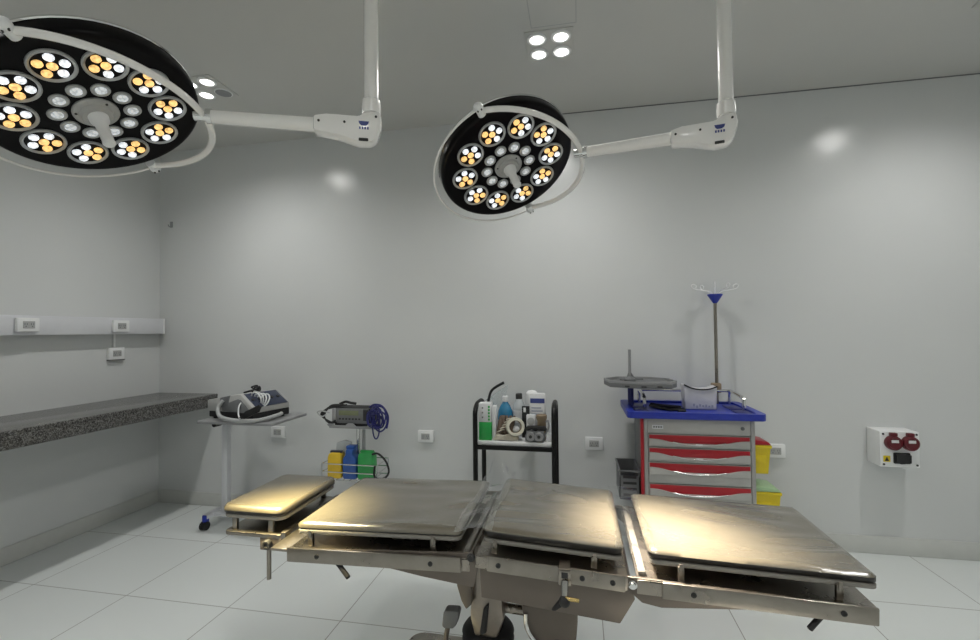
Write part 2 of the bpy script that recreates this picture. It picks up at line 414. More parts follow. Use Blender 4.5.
# ------------------------------------------------------------------ surgical lamps
def surgical_lamp(C, n, a, m, J, pole, label, spin):
    C, n, a, m, J, pole = map(Vector, (C, n, a, m, J, pole))
    m = m.normalized(); n = n.normalized(); a = (a - a.dot(n) * n).normalized(); m = (m - m.dot(n) * n - m.dot(a) * a).normalized()
    W = lambda x, y, z=0.: C + m * x + a * y + n * z
    t = thing('surgical_lamp', (pole.x, pole.y, H), label, 'surgical lamp', 'surgical lamps hanging from the ceiling')
    # lamp head
    MB().lathe([(.001, -.10), (.10, -.097), (.2, -.085), (.28, -.070), (.315, -.055), (.3195, -.02), (.317, -.004), (.309, .002), (.299, 0), (.001, 0)], C, n, 64).build('head_housing', 'lampface', t, angle=50)
    MB().tube([W(.317 * math.cos(k * PI / 32), .317 * math.sin(k * PI / 32), -.056) for k in range(64)], .006, 8, 0, True).build('rim', 'chrome', t)
    lens_w = lens_o = None
    for k in range(10):
        th = R(90 + spin + 36 * k); ur = (math.cos(th), math.sin(th)); ut = (-math.sin(th), math.cos(th))
        cx, cy = .211 * ur[0], .211 * ur[1]
        pod = MB().lathe([(.061, -.002), (.061, .006), (.057, .010), (.052, .006), (.051, .003)], W(cx, cy), n, 32)
        pod.m = [0] * len(pod.m); pod.m[-1] = 1; pod.m[-2] = 1
        p = pod.build('light_pod', ['socketgrey', 'lampface'], t)
        for j in range(6):
            if j == 5: lx, ly, warm = cx, cy, True
            else:
                an = 2 * PI * j / 5 + PI / 5
                dx, dy = math.cos(an), math.sin(an)     # tangential, radial
                warm = j in (0, 4)
                lx = cx + .0335 * (dx * ut[0] + dy * ur[0]); ly = cy + .0335 * (dx * ut[1] + dy * ur[1])
            MB().lathe([(.0136, .003), (.0136, .007), (.0106, .0105), (.006, .012), (.001, .0125)], W(lx, ly), n, 14).build('lens', 'ledwarm' if warm else 'ledwhite', p)
        ix, iy = .104 * ur[0], .104 * ur[1]
        q = MB().lathe([(.027, -.002), (.027, .004), (.024, .006), (.020, .004), (.001, .004)], W(ix, iy), n, 24).build('single_spot', 'socketgrey', t)
        MB().lathe([(.0165, .003), (.0165, .006), (.012, .009), (.001, .010)], W(ix, iy), n, 18).build('lens', 'leddim', q)
    hb = MB().lathe([(.066, -.002), (.066, .005), (.061, .010), (.048, .012), (.046, .02), (.042, .024), (.03, .024), (.001, .024)], C, n, 40).build('handle_base', 'lampgrey', t)
    for k in range(3):
        an = R(30 + 120 * k); MB().cyl(W(.056 * math.cos(an), .056 * math.sin(an), .008), W(.056 * math.cos(an), .056 * math.sin(an), .0125), .004, n=10).build('screw', 'slot', hb)
    MB().lathe([(.030, .02), (.028, .04), (.019, .055), (.0175, .12), (.019, .128), (.015, .136), (.001, .138)], C, n, 28).build('sterile_handle', 'white', t)
    # gimbal yoke (from the pivot over the arm joint to the opposite pivot)
    w = (J - C).normalized()
    yk = [C + .342 * (math.cos(s) * a + math.sin(s) * w) for s in [PI * i / 40 for i in range(41)]]
    MB().tube(yk, .012, 12).build('yoke', 'offwhite', t)
    hr = [C + .355 * (math.cos(s) * a - math.sin(s) * m) for s in [PI * i / 40 for i in range(41)]]
    MB().tube(hr, .005, 8).build('grab_ring', 'offwhite', t)
    for sgn in (1, -1):
        cl = MB(); p0 = C + a * sgn * .322; p1 = C + a * sgn * .362
        cl.cyl(p0, p1, .017, n=20); cl.sphere(p1, .0205)
        c = cl.build('pivot_clip', 'white', t)
        for dx in (-.008, .008): MB().cyl(p1 + m * dx + n * .015, p1 + m * dx + n * .0235, .003, n=8).build('screw', 'slot', c)
    # arm
    d = Vector((pole.x - J.x, pole.y - J.y, 0)).normalized(); zj = J.z; Pz = Vector((pole.x, pole.y, zj))
    side = Vector((-d.y, d.x, 0))
    MB().cyl(J - d * .028, J + d * .045, .018, n=20).build('arm_swivel', 'chrome', t)
    e = Pz - d * .17
    MB().cyl(J + d * .02, e, .0235, .0265, n=24).build('spring_arm', 'offwhite', t)
    MB().cyl(J + d * .012, J + d * .03, .026, n=24).build('arm_collar', 'chrome', t)
    X = Matrix((( d.x, side.x, 0, Pz.x), (d.y, side.y, 0, Pz.y), (0, 0, 1, Pz.z), (0, 0, 0, 1)))
    b = MB(X)
    b.prism([(-.205, .024), (-.16, .034), (-.045, .034), (-.028, .046), (.02, .056), (.034, .05), (.040, .015), (.022, -.045), (.0, -.062), (-.045, -.066), (-.12, -.044), (-.205, -.032)], 1, -.034, .034, .010)
    bd = b.build('elbow_housing', 'offwhite', t)
    q = MB(X); fc = -.0345
    q.prism([(-.045, .012), (-.007, .012), (-.010, .002), (-.018, -.004), (-.035, -.004), (-.042, .002)], 1, fc - .001, fc + .002)
    q.build('emblem', 'navyink', bd)
    q = MB(X)
    for k in range(4): q.box((-.043 + k * .0095, fc - .001, -.018), (-.037 + k * .0095, fc + .002, -.009))
    q.build('emblem_lettering', 'navyink', bd)
    for x, z in ((-.185, .002), (-.095, .004), (.018, .032)):
        MB(X).cyl((x, fc + .002, z), (x, fc - .0025, z), .0045, n=10).build('screw', 'slot', bd)
    MB(X).box((-.045, -.036, -.062), (-.010, -.030, -.050), .003).build('vent_slot', 'slot', bd)
    # drop pole to the ceiling
    MB().cyl((pole.x, pole.y, zj + .05), (pole.x, pole.y, H - .03), .0275, n=32).build('drop_pole', 'offwhite', t)
    MB().lathe([(.034, 0), (.036, .02), (.034, .05), (.0275, .056)], (pole.x, pole.y, zj + .055), (0, 0, 1), 32).build('pole_collar', 'offwhite', t)
    MB().lathe([(.11, 0), (.11, .02), (.06, .035), (.03, .06)], (pole.x, pole.y, H - .0005), (0, 0, -1), 40).build('ceiling_flange', 'white', t)
    return t, C, n
lamps = [
    surgical_lamp((-1.614, 1.28, 2.162), (.4559, -.018, -.8898), (.3258, -.927, .1857), (.828, .3745, .4168), (-1.293, 1.393, 2.168), (-.76, 1.614, 0),
                  'round black surgical lamp nearest the camera, hanging over the head end of the operating table', -3),
    surgical_lamp((-.312, 2.116, 2.169), (.374, -.391, -.841), (-.1907, -.9198, .3429), (.9076, -.0321, .4186), (.021, 2.05, 2.177), (.582, 1.932, 0),
                  'round black surgical lamp farther off, tilted toward the camera in front of the back wall', 0),
]
def lamp_light(C, n, aim, power, size, blend, color):
    li = bpy.data.lights.new('surgical_beam', 'SPOT'); li.energy = power; li.spot_size = R(size); li.spot_blend = blend
    li.shadow_soft_size = .16; li.color = color
    o = bpy.data.objects.new('surgical_beam', li); COL.objects.link(o)
    o.location = C + n * .16
    n = (Vector(aim) - o.location).normalized()
    o.rotation_euler = n.to_track_quat('-Z', 'Y').to_euler()
    return o
lamp_light(lamps[0][1], lamps[0][2], (-1.03, 1.48, .75), 1450, 20, 1., (1., .83, .44))
lamp_light(lamps[1][1], lamps[1][2], (.27, 1.54, .75), 1700, 22, 1., (1., .86, .70))

# ------------------------------------------------------------------ operating table
T = thing('operating_table', (-.30, 1.655, 0), 'long stainless steel operating table with dark sectioned pads under clear film', 'operating table')
Y0, Y1 = 1.36, 1.95          # outer faces of the near and far rails
def sec_matrix(x0, z0, slope):
    return Matrix.Translation((x0, 0, z0)) @ Matrix.Rotation(-slope, 4, 'Y')
def rounded_rect(x0, y0, x1, y1, r, n=5):
    out = []
    for cx, cy, s in ((x1 - r, y1 - r, 0), (x0 + r, y1 - r, 90), (x0 + r, y0 + r, 180), (x1 - r, y0 + r, 270)):
        for k in range(n + 1):
            t = R(s + 90 * k / n); out.append((cx + r * math.cos(t), cy + r * math.sin(t)))
    return out
def pad_mesh(xf, x0, y0, x1, y1, th, seed, corner=.02, wr=.0045, top_r=.008, shade_from=.35):
    # cushion: grid top with soft rounded edge and a few shallow wrinkles
    rnd = random.Random(seed); mb = MB(xf)
    nx, ny = 44, 36
    waves = [(rnd.uniform(-18, 18), rnd.uniform(20, 60), rnd.uniform(0, 6), rnd.uniform(.3, 1), rnd.uniform(x0, x1), rnd.uniform(y0, y1)) for _ in range(7)]
    def edge(t): return t
    def pos(i, j):
        u = i / nx; v = j / ny
        x = x0 + (x1 - x0) * u; y = y0 + (y1 - y0) * v
        # rounded outline
        dx = min(x - x0, x1 - x); dy = min(y - y0, y1 - y)
        if dx < corner and dy < corner:
            ax, ay = corner - dx, corner - dy; l = max(ax, ay); h = math.hypot(ax, ay)
            if h > 1e-9:
                k = l / h; ax *= k; ay *= k
                x = (x0 + corner - ax) if x < (x0 + x1) / 2 else (x1 - corner + ax)
                y = (y0 + corner - ay) if y < (y0 + y1) / 2 else (y1 - corner + ay)
        z = 0.
        d = min(min(i, nx - i) / nx * (x1 - x0), min(j, ny - j) / ny * (y1 - y0))
        if d < top_r: z -= top_r - math.sqrt(max(0, top_r ** 2 - (top_r - d) ** 2))
        fade = min(1, d / .03)
        for a, b, c, g, px, py in waves:
            loc = math.exp(-((x - px) ** 2 / .02 + (y - py) ** 2 / .006))
            z += wr * fade * g * loc * math.sin(a * (x - px) + b * (y - py) + c)
        return (x, y, z)
    vs = [pos(i, j) for j in range(ny + 1) for i in range(nx + 1)]
    fs = [(j * (nx + 1) + i, j * (nx + 1) + i + 1, (j + 1) * (nx + 1) + i + 1, (j + 1) * (nx + 1) + i) for j in range(ny) for i in range(nx)]
    ring = [i for i in range(nx + 1)] + [j * (nx + 1) + nx for j in range(1, ny + 1)] + [ny * (nx + 1) + i for i in range(nx - 1, -1, -1)] + [j * (nx + 1) for j in range(ny - 1, 0, -1)]
    ntop = len(fs); base = len(vs); bot = []; mid = []
    for q in ring:
        x, y, z = vs[q]; vs.append((x, y, min(z - .0005, -th * shade_from))); mid.append(len(vs) - 1)
    for q in ring:
        x, y, z = vs[q]; vs.append((x, y, -th + .004)); bot.append(len(vs) - 1)
    inn = []
    cx, cy = (x0 + x1) / 2, (y0 + y1) / 2
    for q in ring:
        x, y, z = vs[q]; vs.append((x + (.004 if x < cx else -.004), y + (.004 if y < cy else -.004), -th)); inn.append(len(vs) - 1)
    n = len(ring)
    for k in range(n):
        a, b = ring[k], ring[(k + 1) % n]; c, d = mid[k], mid[(k + 1) % n]; e, f = bot[k], bot[(k + 1) % n]; g, h = inn[k], inn[(k + 1) % n]
        fs.insert(ntop, (a, c, d, b)); ntop += 1; fs.append((c, e, f, d)); fs.append((e, g, h, f))
    fs.append(tuple(inn))
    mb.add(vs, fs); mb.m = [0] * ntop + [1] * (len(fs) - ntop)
    return mb

def section(xf, L, pad_u0, pad_u1, posts, rail_u0, rail_u1, holes, pad_seed, padname, padmat, plate_u0, plate_u1, label, body=None, bodyname='side_plate', th=.03, shade_from=.35, plate_w=-.070):
    pd = pad_mesh(xf, pad_u0, 1.41, pad_u1, 1.90, th, pad_seed, shade_from=shade_from).build(padname, [padmat, 'padshade'], T, angle=60)
    pd['label'] = label
    # tray under the pad and the posts that carry it
    MB(xf).prism(rounded_rect(pad_u0 + .004, 1.405, pad_u1 - .002, 1.905, .02), 2, -th - .012, -th - .001, .002).build('pad_tray', 'tray', T)
    for u in posts:
        for y, s in ((1.4, 1), (1.91, -1)):
            p = MB(xf); p.box((u - .0085, y - .006, plate_w), (u + .0085, y + .006, -th - .006), .002)
            p.box((u - .005, y - .010, -th - .020), (u + .005, y - .004, -th + .004), .002)
            p.build('tray_post', 'steelrail', T)
    # frame plate with folded edges
    f = MB(xf); f.box((plate_u0, 1.375, plate_w - .006), (plate_u1, 1.935, plate_w), .002)
    f.box((plate_u0, 1.375, plate_w - .04), (plate_u1, 1.383, plate_w), .002); f.box((plate_u0, 1.927, plate_w - .04), (plate_u1, 1.935, plate_w), .002)
    f.build('section_frame', 'steel', T)
    for y0, y1, yh in ((Y0, Y0 + .010, Y0), (Y1 - .010, Y1, Y1)):
        r = MB(xf).box((rail_u0, y0, -.108), (rail_u1, y1, -.062), .0035).build('side_rail', 'steelrail', T)
        for u in holes:
            s = -1 if yh == Y0 else 1
            MB(xf).lathe([(.0075, 0), (.0075, .003), (.005, .0035), (.004, .001), (.001, .001)], (u, yh - s * .0005, -.085), (0, s, 0), 16).build('rail_bolt', 'slot', r)
            MB(xf).cyl((u, y1 if s < 0 else y0, -.085), (u, 1.376 if s < 0 else 1.934, -.085), .009, n=12).build('rail_spacer', 'steel', r)
    if body:
        for ya in (1.378, 1.922): MB(xf).prism(body, 1, ya, ya + .010, .002).build(bodyname, 'steeldull', T)

# back section (next to the head end), seat section, leg section
S1 = sec_matrix(-.942, .761, R(1.5)); S2 = sec_matrix(-.300, .790, R(-3.5)); S3 = sec_matrix(.192, .757, R(-1.9))
section(S1, .58, 0, .572, (.062, .484), -.003, .582, (.105, .486), 3, 'back_pad', 'pad', -.004, .605, 'wide dark back pad with dull grey sheen', th=.022, shade_from=.8, body=
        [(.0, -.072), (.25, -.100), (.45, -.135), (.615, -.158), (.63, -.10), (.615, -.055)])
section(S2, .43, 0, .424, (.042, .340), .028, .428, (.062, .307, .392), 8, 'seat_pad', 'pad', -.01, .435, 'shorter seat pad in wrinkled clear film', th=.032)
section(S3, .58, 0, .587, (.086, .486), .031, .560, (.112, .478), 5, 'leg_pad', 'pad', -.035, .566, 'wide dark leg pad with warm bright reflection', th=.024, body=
        [(-.070, -.066), (-.066, -.10), (-.02, -.135), (.032, -.142), (.3, -.112), (.56, -.100), (.56, -.072)])
MB(S1).box((.584, 1.40, -.069), (.600, 1.91, -.052), .003).build('frame_strip', 'tray', T)
# pale strip of frame between seat and leg pads
MB(S3).box((-.030, 1.40, -.069), (-.008, 1.91, -.058), .003).build('frame_strip', 'tray', T)
# seat housing: closed skirt below the seat section
b = MB(); b.prism([(-.308, .715), (-.302, .587), (.107, .552), (.150, .626), (.124, .690)], 1, 1.386, 1.924, .004)
b.build('seat_housing', 'steeldull', T)
for x, z in ((.142, .672), (-.330, .710)):
    for y, s in ((1.378, -1), (1.932, 1)):
        MB().lathe([(.0125, 0), (.0125, .004), (.009, .006), (.008, .010), (.001, .010)], (x, y, z), (0, s, 0), 20).build('hinge_bolt', 'chrome' if x > 0 else 'slot', T)
# rail clamp with winged knob
c = MB(); c.box((-.066, 1.345, .668), (-.030, 1.362, .716), .003); c.box((-.064, 1.345, .708), (-.032, 1.40, .716), .002)
cl = c.build('rail_clamp', 'steel', T)
MB().box((-.057, 1.3435, .690), (-.039, 1.3455, .706)).build('clamp_window', 'slot', cl)
MB().cyl((-.048, 1.345, .676), (-.048, 1.305, .655), .012, .009, n=18).build('clamp_screw', 'chrome', cl)
k = MB(); k.sphere((-.048, 1.304, .648), .016); k.prism([(-.085, .622), (-.072, .622), (-.048, .640), (-.036, .638), (-.036, .655), (-.055, .662)], 1, 1.297, 1.311, .004)
k.build('clamp_knob', 'rubber', cl)
MB().cyl((-.045, 1.302, .658), (-.008, 1.302, .655), .006, .005, n=12).build('clamp_lever', 'brass', cl)
# position levers
for p, q, nm in (((-.80, 1.392, .672), (-.722, 1.355, .626), 0), ((.588, 1.365, .606), (.645, 1.40, .640), 0)):
    MB().cyl(p, q, .0075, n=14).build('position_lever', 'rubber', T)

# head section
HX = sec_matrix(-1.315, .762, R(0))
pd = pad_mesh(HX, 0, 1.50, .262, 1.885, .030, 11, corner=.035, wr=0, top_r=.012, shade_from=.6).build('head_pad', ['padsmooth', 'padshade'], T, angle=60); pd['label'] = 'small rounded head pad'
MB(HX).prism(rounded_rect(.004, 1.503, .258, 1.882, .034), 2, -.045, -.031, .003).build('pad_tray', 'tray', T)
for u in (.055, .205):
    for y in (1.515, 1.865): MB(HX).box((u - .010, y - .007, -.092), (u + .010, y + .007, -.040), .003).build('tray_post', 'steelrail', T)
f = MB(HX); f.prism(rounded_rect(.02, 1.495, .262, 1.885, .02), 2, -.106, -.090, .004); f.box((.255, 1.495, -.104), (.275, 1.885, -.080), .003)
f.build('section_frame', 'steelrail', T)
for y in (1.497, 1.84):
    b = MB().box((-1.146, y, .612), (-1.032, y + .045, .662), .004).build('head_clamp', 'steeldull', T)
    if y < 1.6:
        MB().lathe([(.017, 0), (.017, .012), (.013, .016), (.008, .016), (.007, .012), (.001, .012)], (-1.110, y, .638), (0, -1, 0), 20).build('clamp_knob', 'slot', b)
        MB().lathe([(.017, 0), (.017, .012), (.006, .016), (.001, .016)], (-1.033, y + .02, .638), (1, 0, 0), 18).build('clamp_knob', 'chrome', b)
        MB().cyl((-1.122, y + .02, .608), (-1.122, y + .02, .500), .008, n=16).build('clamp_rod', 'steelrail', b)
    MB().box((-1.06, y + .008, .640), (-.90, y + .036, .662), .003).build('head_bar', 'steelrail', T)
MB().box((-1.03, 1.40, .664), (-.938, 1.91, .674), .002).build('end_plate', 'steel', T)

# pedestal
cx, cy = -.335, 1.655
b = MB(); b.prism([(-.375, .66), (-.28, .66), (-.265, .40), (-.29, .335), (-.37, .335), (-.385, .40)], 1, cy - .075, cy + .075, .012)
b.build('column_casting', 'castmetal', T)
MB().prism([(-.425, .64), (-.378, .66), (-.372, .46), (-.392, .44), (-.41, .47), (-.425, .52)], 1, cy - .10, cy - .06, .006).build('column_bracket', 'steeldull', T)
MB().prism([(-.335, .44), (-.315, .46), (-.325, .36), (-.35, .345)], 1, cy - .085, cy - .072, .004).build('lock_lever', 'rubber', T)
pf = [(.06, .345), (.085, .335)]
for k in range(9):
    z = .325 - k * .024; pf += [(.092, z), (.094, z - .006), (.080, z - .014), (.080, z - .018)]
pf += [(.09, .10), (.001, .10)]
MB().lathe(pf, (cx, cy, 0), (0, 0, 1), 40).build('column_bellows', 'rubber', T)
MB().cyl((-.27, cy - .02, .415), (-.16, cy - .02, .41), .016, n=20).build('drive_shaft', 'steel', T)
b = MB(); arc = [(-.205, .452), (-.015, .452), (-.015, .415), (-.02, .36), (-.035, .30), (-.045, .2), (-.10, .2), (-.10, .31)] + [(-.10 + .09 * math.cos(R(d)), .40 + .09 * math.sin(R(d))) for d in (265, 245, 225, 205, 190)] + [(-.2, .41)]
b.prism(arc, 1, cy - .06, cy + .06, .006); b.build('drive_bracket', 'steeldull', T)
MB().tube([(-.19 + .0, cy - .064, .43)] + [(-.105 + .085 * math.cos(R(d)), cy - .064, .405 + .085 * math.sin(R(d))) for d in (190, 205, 225, 245, 262)] + [(-.07, cy - .064, .325)], .008, 10, 4).build('guide_rail', 'chrome', T)
MB().lathe([(.017, 0), (.017, .008), (.011, .012), (.010, .006), (.001, .006)], (-.085, cy - .06, .335), (0, -1, 0), 20).build('pivot_bolt', 'chrome', T)
b = MB(); b.prism(rounded_rect(-.72, cy - .27, .42, cy + .27, .06), 2, .03, .105, .012); b.box((-.45, cy - .11, .10), (.03, cy + .11, .21), .02)
b.build('pedestal_base', 'steel', T)
for x in (-.62, .32):
    for y in (-.2, .2): MB().lathe([(.03, 0), (.03, .012), (.018, .016), (.016, .032)], (x, cy + y, 0), (0, 0, 1), 20).build('foot', 'rubber', T)
# foot pump pedal standing up beside the column
p = MB().tube([(-.50, 1.60, .10), (-.492, 1.60, .22), (-.468, 1.60, .36)], .009, 12, 4).build('pump_lever', 'steeldull', T)
MB().prism([(-.485, .362), (-.48, .408), (-.472, .418), (-.428, .420), (-.422, .412), (-.432, .372), (-.445, .358), (-.475, .355)], 1, 1.575, 1.615, .005).build('pedal', 'midgrey', p)

# clear plastic film lying over the pad joints
def film(x0, x1, z, label, seed, stand=False):
    rnd = random.Random(seed); nx, ny = 16, 40; vs = []
    for j in range(ny + 1):
        v = j / ny; y = 1.385 + v * .535
        for i in range(nx + 1):
            u = i / nx; x = x0 + (x1 - x0) * u + .006 * math.sin(9 * v + seed)
            zz = z(x) + .0035 + .0012 * math.sin(31 * u + 7 * v + seed) * math.sin(23 * v + 3 * u) + .0012
            sag = math.sin(PI * u) ** 2 * .010 * math.sin(13 * v + seed) ** 2
            if stand and v > .86: zz += (v - .86) / .14 * .115 * math.exp(-((u - .5) / .25) ** 2) * (1 + .3 * math.sin(9 * u))
            vs.append((x, y, zz + sag))
    fs = [(j * (nx + 1) + i, j * (nx + 1) + i + 1, (j + 1) * (nx + 1) + i + 1, (j + 1) * (nx + 1) + i) for j in range(ny) for i in range(nx)]
    o = MB().add(vs, fs).build('plastic_film', 'film', None, Vector(((x0 + x1) / 2, 1.65, z((x0 + x1) / 2))), angle=180)
    return tag(o, label, 'plastic film', 'clear films over the table joints')
def ztop(x):
    if x < -.32: return .761 + (x + .942) * math.tan(R(1.5))
    if x < .16: return .790 - (x + .300) * math.tan(R(3.5))
    return .757 - (x - .192) * math.tan(R(1.9))
def zmix(x):
    # film rests on both neighbouring pads and bridges the gap between them
    def br(a, b):
        t = (x - a) / (b - a); return ztop(a - .001) * (1 - t) + ztop(b + .001) * t
    if -.363 < x < -.300: return max(br(-.363, -.300), 0)
    if .124 < x < .192: return br(.124, .192)
    return ztop(x)
film(-.392, -.272, zmix, 'clear crumpled plastic film over the joint of back and seat pads, corner sticking up', 2, True)
film(.103, .212, zmix, 'clear plastic film lying flat over the joint of seat and leg pads', 5)

# ------------------------------------------------------------------ instrument table with electrosurgical unit
t = thing('instrument_table', (-2.3, 2.91, 0), 'grey C-shaped wheeled instrument table at the end of the granite counter', 'table')
MB().prism(rounded_rect(-2.57, 2.715, -1.985, 3.115, .015), 2, .782, .800, .003).build('tabletop', 'greyplastic', t)
MB().box((-2.605, 2.985, .06), (-2.557, 3.03, .782), .006).build('post', 'trunk', t)
MB().box((-2.60, 2.93, .755), (-2.15, 3.06, .7815), .004).build('top_support', 'greyplastic', t)
MB().cyl((-2.575, 2.88, .742), (-2.575, 2.94, .742), .018, n=16).build('height_knob', 'rubber', t)
MB().box((-2.655, 2.86, .075), (-2.605, 3.15, .105), .006).build('base_bar', 'trunk', t)
for y in (2.93, 3.11): MB().box((-2.605, y - .02, .078), (-2.05, y + .02, .103), .005).build('base_leg', 'trunk', t)
for x, y in ((-2.63, 2.87), (-2.63, 3.14), (-2.08, 2.93), (-2.08, 3.11)):
    c = MB().cyl((x, y, .03), (x, y, .103), .014, n=14); c.box((x - .018, y - .018, .045), (x + .018, y + .016, .103), .008)
    c = c.build('caster', 'blue', t)
    for s in (-.012, .012): MB().cyl((x + s - .008, y - .01, .030), (x + s + .008, y - .01, .030), .030, n=24).build('wheel', 'rubber', c)

t = thing('electrosurgical_unit', (-2.28, 2.9, .801), 'grey sloping electrosurgical console with coiled leads on the instrument table', 'medical console')
A = R(-14); X = Matrix.Translation((-2.29, 2.90, .801)) @ Matrix.Rotation(A, 4, 'Z')
MB(X).box((-.245, -.142, .012), (.205, .152, .062), .006).build('base', 'rubber', t)
MB(X).prism([(-.262, .050), (-.262, .128), (-.16, .145), (.05, .182), (.085, .180), (.205, .098), (.212, .060)], 1, -.145, .155, .010).build('body', 'lampgrey', t)
MB(X).prism([(.078, .180), (.086, .182), (.211, .101), (.204, .096)], 1, -.12, .135, .002).build('front_panel', 'darkblue', t)
MB(X).prism([(-.13, .080), (-.12, .150), (-.02, .170), (-.04, .10)], 1, -.148, -.14, .002).build('side_recess', 'midgrey', t)
MB(X).prism([(-.10, .10), (.06, .150), (.09, .145), (.17, .085), (.17, .06), (-.10, .06)], 1, -.147, -.143, .001).build('side_panel', 'midgrey', t)
for k in range(5):
    y = -.10 + k * .05
    MB(X).cyl((.145, y, .138), (.151, y, .147), .012, n=12).build('front_knob', 'slot', t)
for x in (-.22, .17):
    for y in (-.11, .12): MB(X).cyl((x, y, 0), (x, y, .014), .014, n=12).build('foot', 'rubber', t)
h = MB(X).tube([(-.08, -.155, .135), (-.10, -.175, .085), (-.06, -.19, .035), (.05, -.19, .018), (.17, -.17, .016), (.235, -.10, .017), (.25, 0.02, .03), (.245, .05, .035)], .013, 12, 6)
h.build('grey_hose', 'socketgrey', t)
cb = MB(X)
for k in range(4):
    cb.tube([(.150 + .010 * k + .045 * math.cos(q), -.075 + .012 * k + .012 * math.sin(q) * (k - 1), .150 + .042 * math.sin(q) - .006 * k) for q in [2 * PI * i / 24 for i in range(24)]], .005, 8, 0, True)
cb.tube([(.11, -.09, .16), (.09, -.152, .12), (.10, -.172, .06), (.14, -.19, .03)], .005, 8, 5)
cb.build('coiled_lead', 'white', t)
MB(X).prism([(.135, .040), (.20, .085), (.325, .135), (.345, .126), (.32, .088), (.19, .034)], 1, -.198, -.184, .003).build('return_plate', 'rubber', t)
cb = MB(X).tube([(-.10, .02, .165), (.0, .05, .195), (.06, .02, .215), (.09, 0, .195), (.11, -.05, .205)], .007, 8, 6)
cb.tube([(.02, .06, .185), (.05, .02, .21), (.075, -.03, .215), (.09, -.06, .19)], .006, 8, 6)
cb.tube([(.045, .0, .20), (.03, -.02, .215), (.075, -.01, .228), (.10, -.03, .21)], .005, 8, 6)
cb.build('black_lead', 'rubber', t)

# ------------------------------------------------------------------ patient monitor stand
sx, sy = -1.525, 3.05
t = thing('monitor_stand', (sx, sy, 0), 'metal pole stand on casters carrying the monitor and a wire basket', 'stand')
MB().cyl((sx - .020, sy, .10), (sx - .020, sy, .735), .014, n=20).build('pole', 'chrome', t)
MB().cyl((sx + .022, sy, .30), (sx + .022, sy, .735), .011, n=16).build('guide_pole', 'socketgrey', t)
b = MB()
b.prism([(-1.715, .760), (-1.69, .738), (-1.36, .738), (-1.355, .768), (-1.40, .775), (-1.42, .755), (-1.50, .752), (-1.52, .772), (-1.56, .772), (-1.58, .757), (-1.66, .757), (-1.69, .778)], 1, sy - .13, sy - .118, .003)
b.box((-1.70, sy - .125, .736), (-1.36, sy + .11, .745), .003)
b.build('top_tray', 'greyplastic', t)
# wire basket
bx = (-1.745, -1.345, sy - .14, sy + .06)
w = MB()
for z in (.385, .44, .495):
    w.tube([(bx[0], bx[2], z), (bx[1], bx[2], z), (bx[1], bx[3], z), (bx[0], bx[3], z)], .004, 6, 0, True)
for x, y in ((bx[0], bx[2]), (bx[1], bx[2]), (bx[1], bx[3]), (bx[0], bx[3])): w.cyl((x, y, .385), (x, y, .495), .004, n=6)
for k in range(9):
    x = bx[0] + (bx[1] - bx[0]) * k / 8; w.cyl((x, bx[2], .385), (x, bx[3], .385), .003, n=6)
w.build('wire_basket', 'chrome', t)
MB().box((sx - .05, sy + .0, .425), (sx + .05, sy + .055, .455), .004).build('basket_bracket', 'socketgrey', t)
for k in range(5):
    a = R(90 + 72 * k); ex, ey = sx + .24 * math.cos(a), sy + .2 * math.sin(a)
    l = MB().tube([(sx, sy, .11), ((sx + ex) / 2, (sy + ey) / 2, .105), (ex, ey, .085)], .018, 10, 3).build('base_leg', 'socketgrey', t)
    c = MB().cyl((ex, ey, .03), (ex, ey, .085), .01, n=10).build('caster', 'rubber', l)
    MB().cyl((ex - .012, ey, .026), (ex + .012, ey, .026), .026, n=20).build('wheel', 'rubber', t)

t = thing('patient_monitor', (sx, sy, .745), 'small dark grey monitor with a green display and navy cable bundle on the stand', 'monitor')
MB().box((-1.67, sy - .11, .7465), (-1.405, sy + .02, .876), .012).build('case', 'rubber', t)
MB().box((-1.685, sy - .118, .775), (-1.65, sy - .06, .872), .010).build('grip', 'greyplastic', t)
f = MB().box((-1.65, sy - .116, .770), (-1.41, sy - .107, .872), .004).build('bezel', 'midgrey', t)
MB().box((-1.63, sy - .119, .825), (-1.485, sy - .115, .858), .001).build('display', 'screen', f)
mb = MB()
for k in range(7): mb.box((-1.63 + k * .024, sy - .119, .795), (-1.616 + k * .024, sy - .115, .806), .001)
mb.build('button_row', 'slot', f)
MB().box((-1.45, sy - .121, .79), (-1.412, sy - .115, .87), .003).build('connector_block', 'slot', f)
mb = MB()
rnd = random.Random(4)
for k in range(9):
    c0 = -1.338 + rnd.uniform(-.03, .03); rx = rnd.uniform(.030, .055); rz = rnd.uniform(.045, .075); zc = .812 + rnd.uniform(-.02, .02); y0 = sy - .13 - rnd.uniform(0, .05)
    tl = rnd.uniform(-.5, .5)
    mb.tube([(c0 + rx * math.cos(q) + .02 * math.sin(q) * tl, y0 + .012 * math.sin(2 * q + k), zc + rz * math.sin(q)) for q in [2 * PI * i / 22 for i in range(22)]], .0055, 7, 0, True)
mb.tube([(-1.39, sy - .125, .85), (-1.365, sy - .16, .80), (-1.355, sy - .165, .72), (-1.34, sy - .165, .685), (-1.322, sy - .165, .695), (-1.315, sy - .16, .74), (-1.33, sy - .15, .83)], .005, 8, 6)
mb.tube([(-1.40, sy - .12, .885), (-1.36, sy - .13, .905), (-1.30, sy - .14, .895), (-1.26, sy - .14, .83), (-1.27, sy - .14, .75)], .007, 8, 6)
mb.build('navy_cables', 'navy', t)
mb = MB()
for k in range(4):
    mb.tube([(-1.64 + .02 * k, sy - .10, .895), (-1.70 - .01 * k, sy - .11, .885 - .008 * k), (-1.735 - .008 * k, sy - .125, .82), (-1.70 + .01 * k, sy - .13, .775), (-1.65, sy - .128, .79)], .0055, 7, 6)
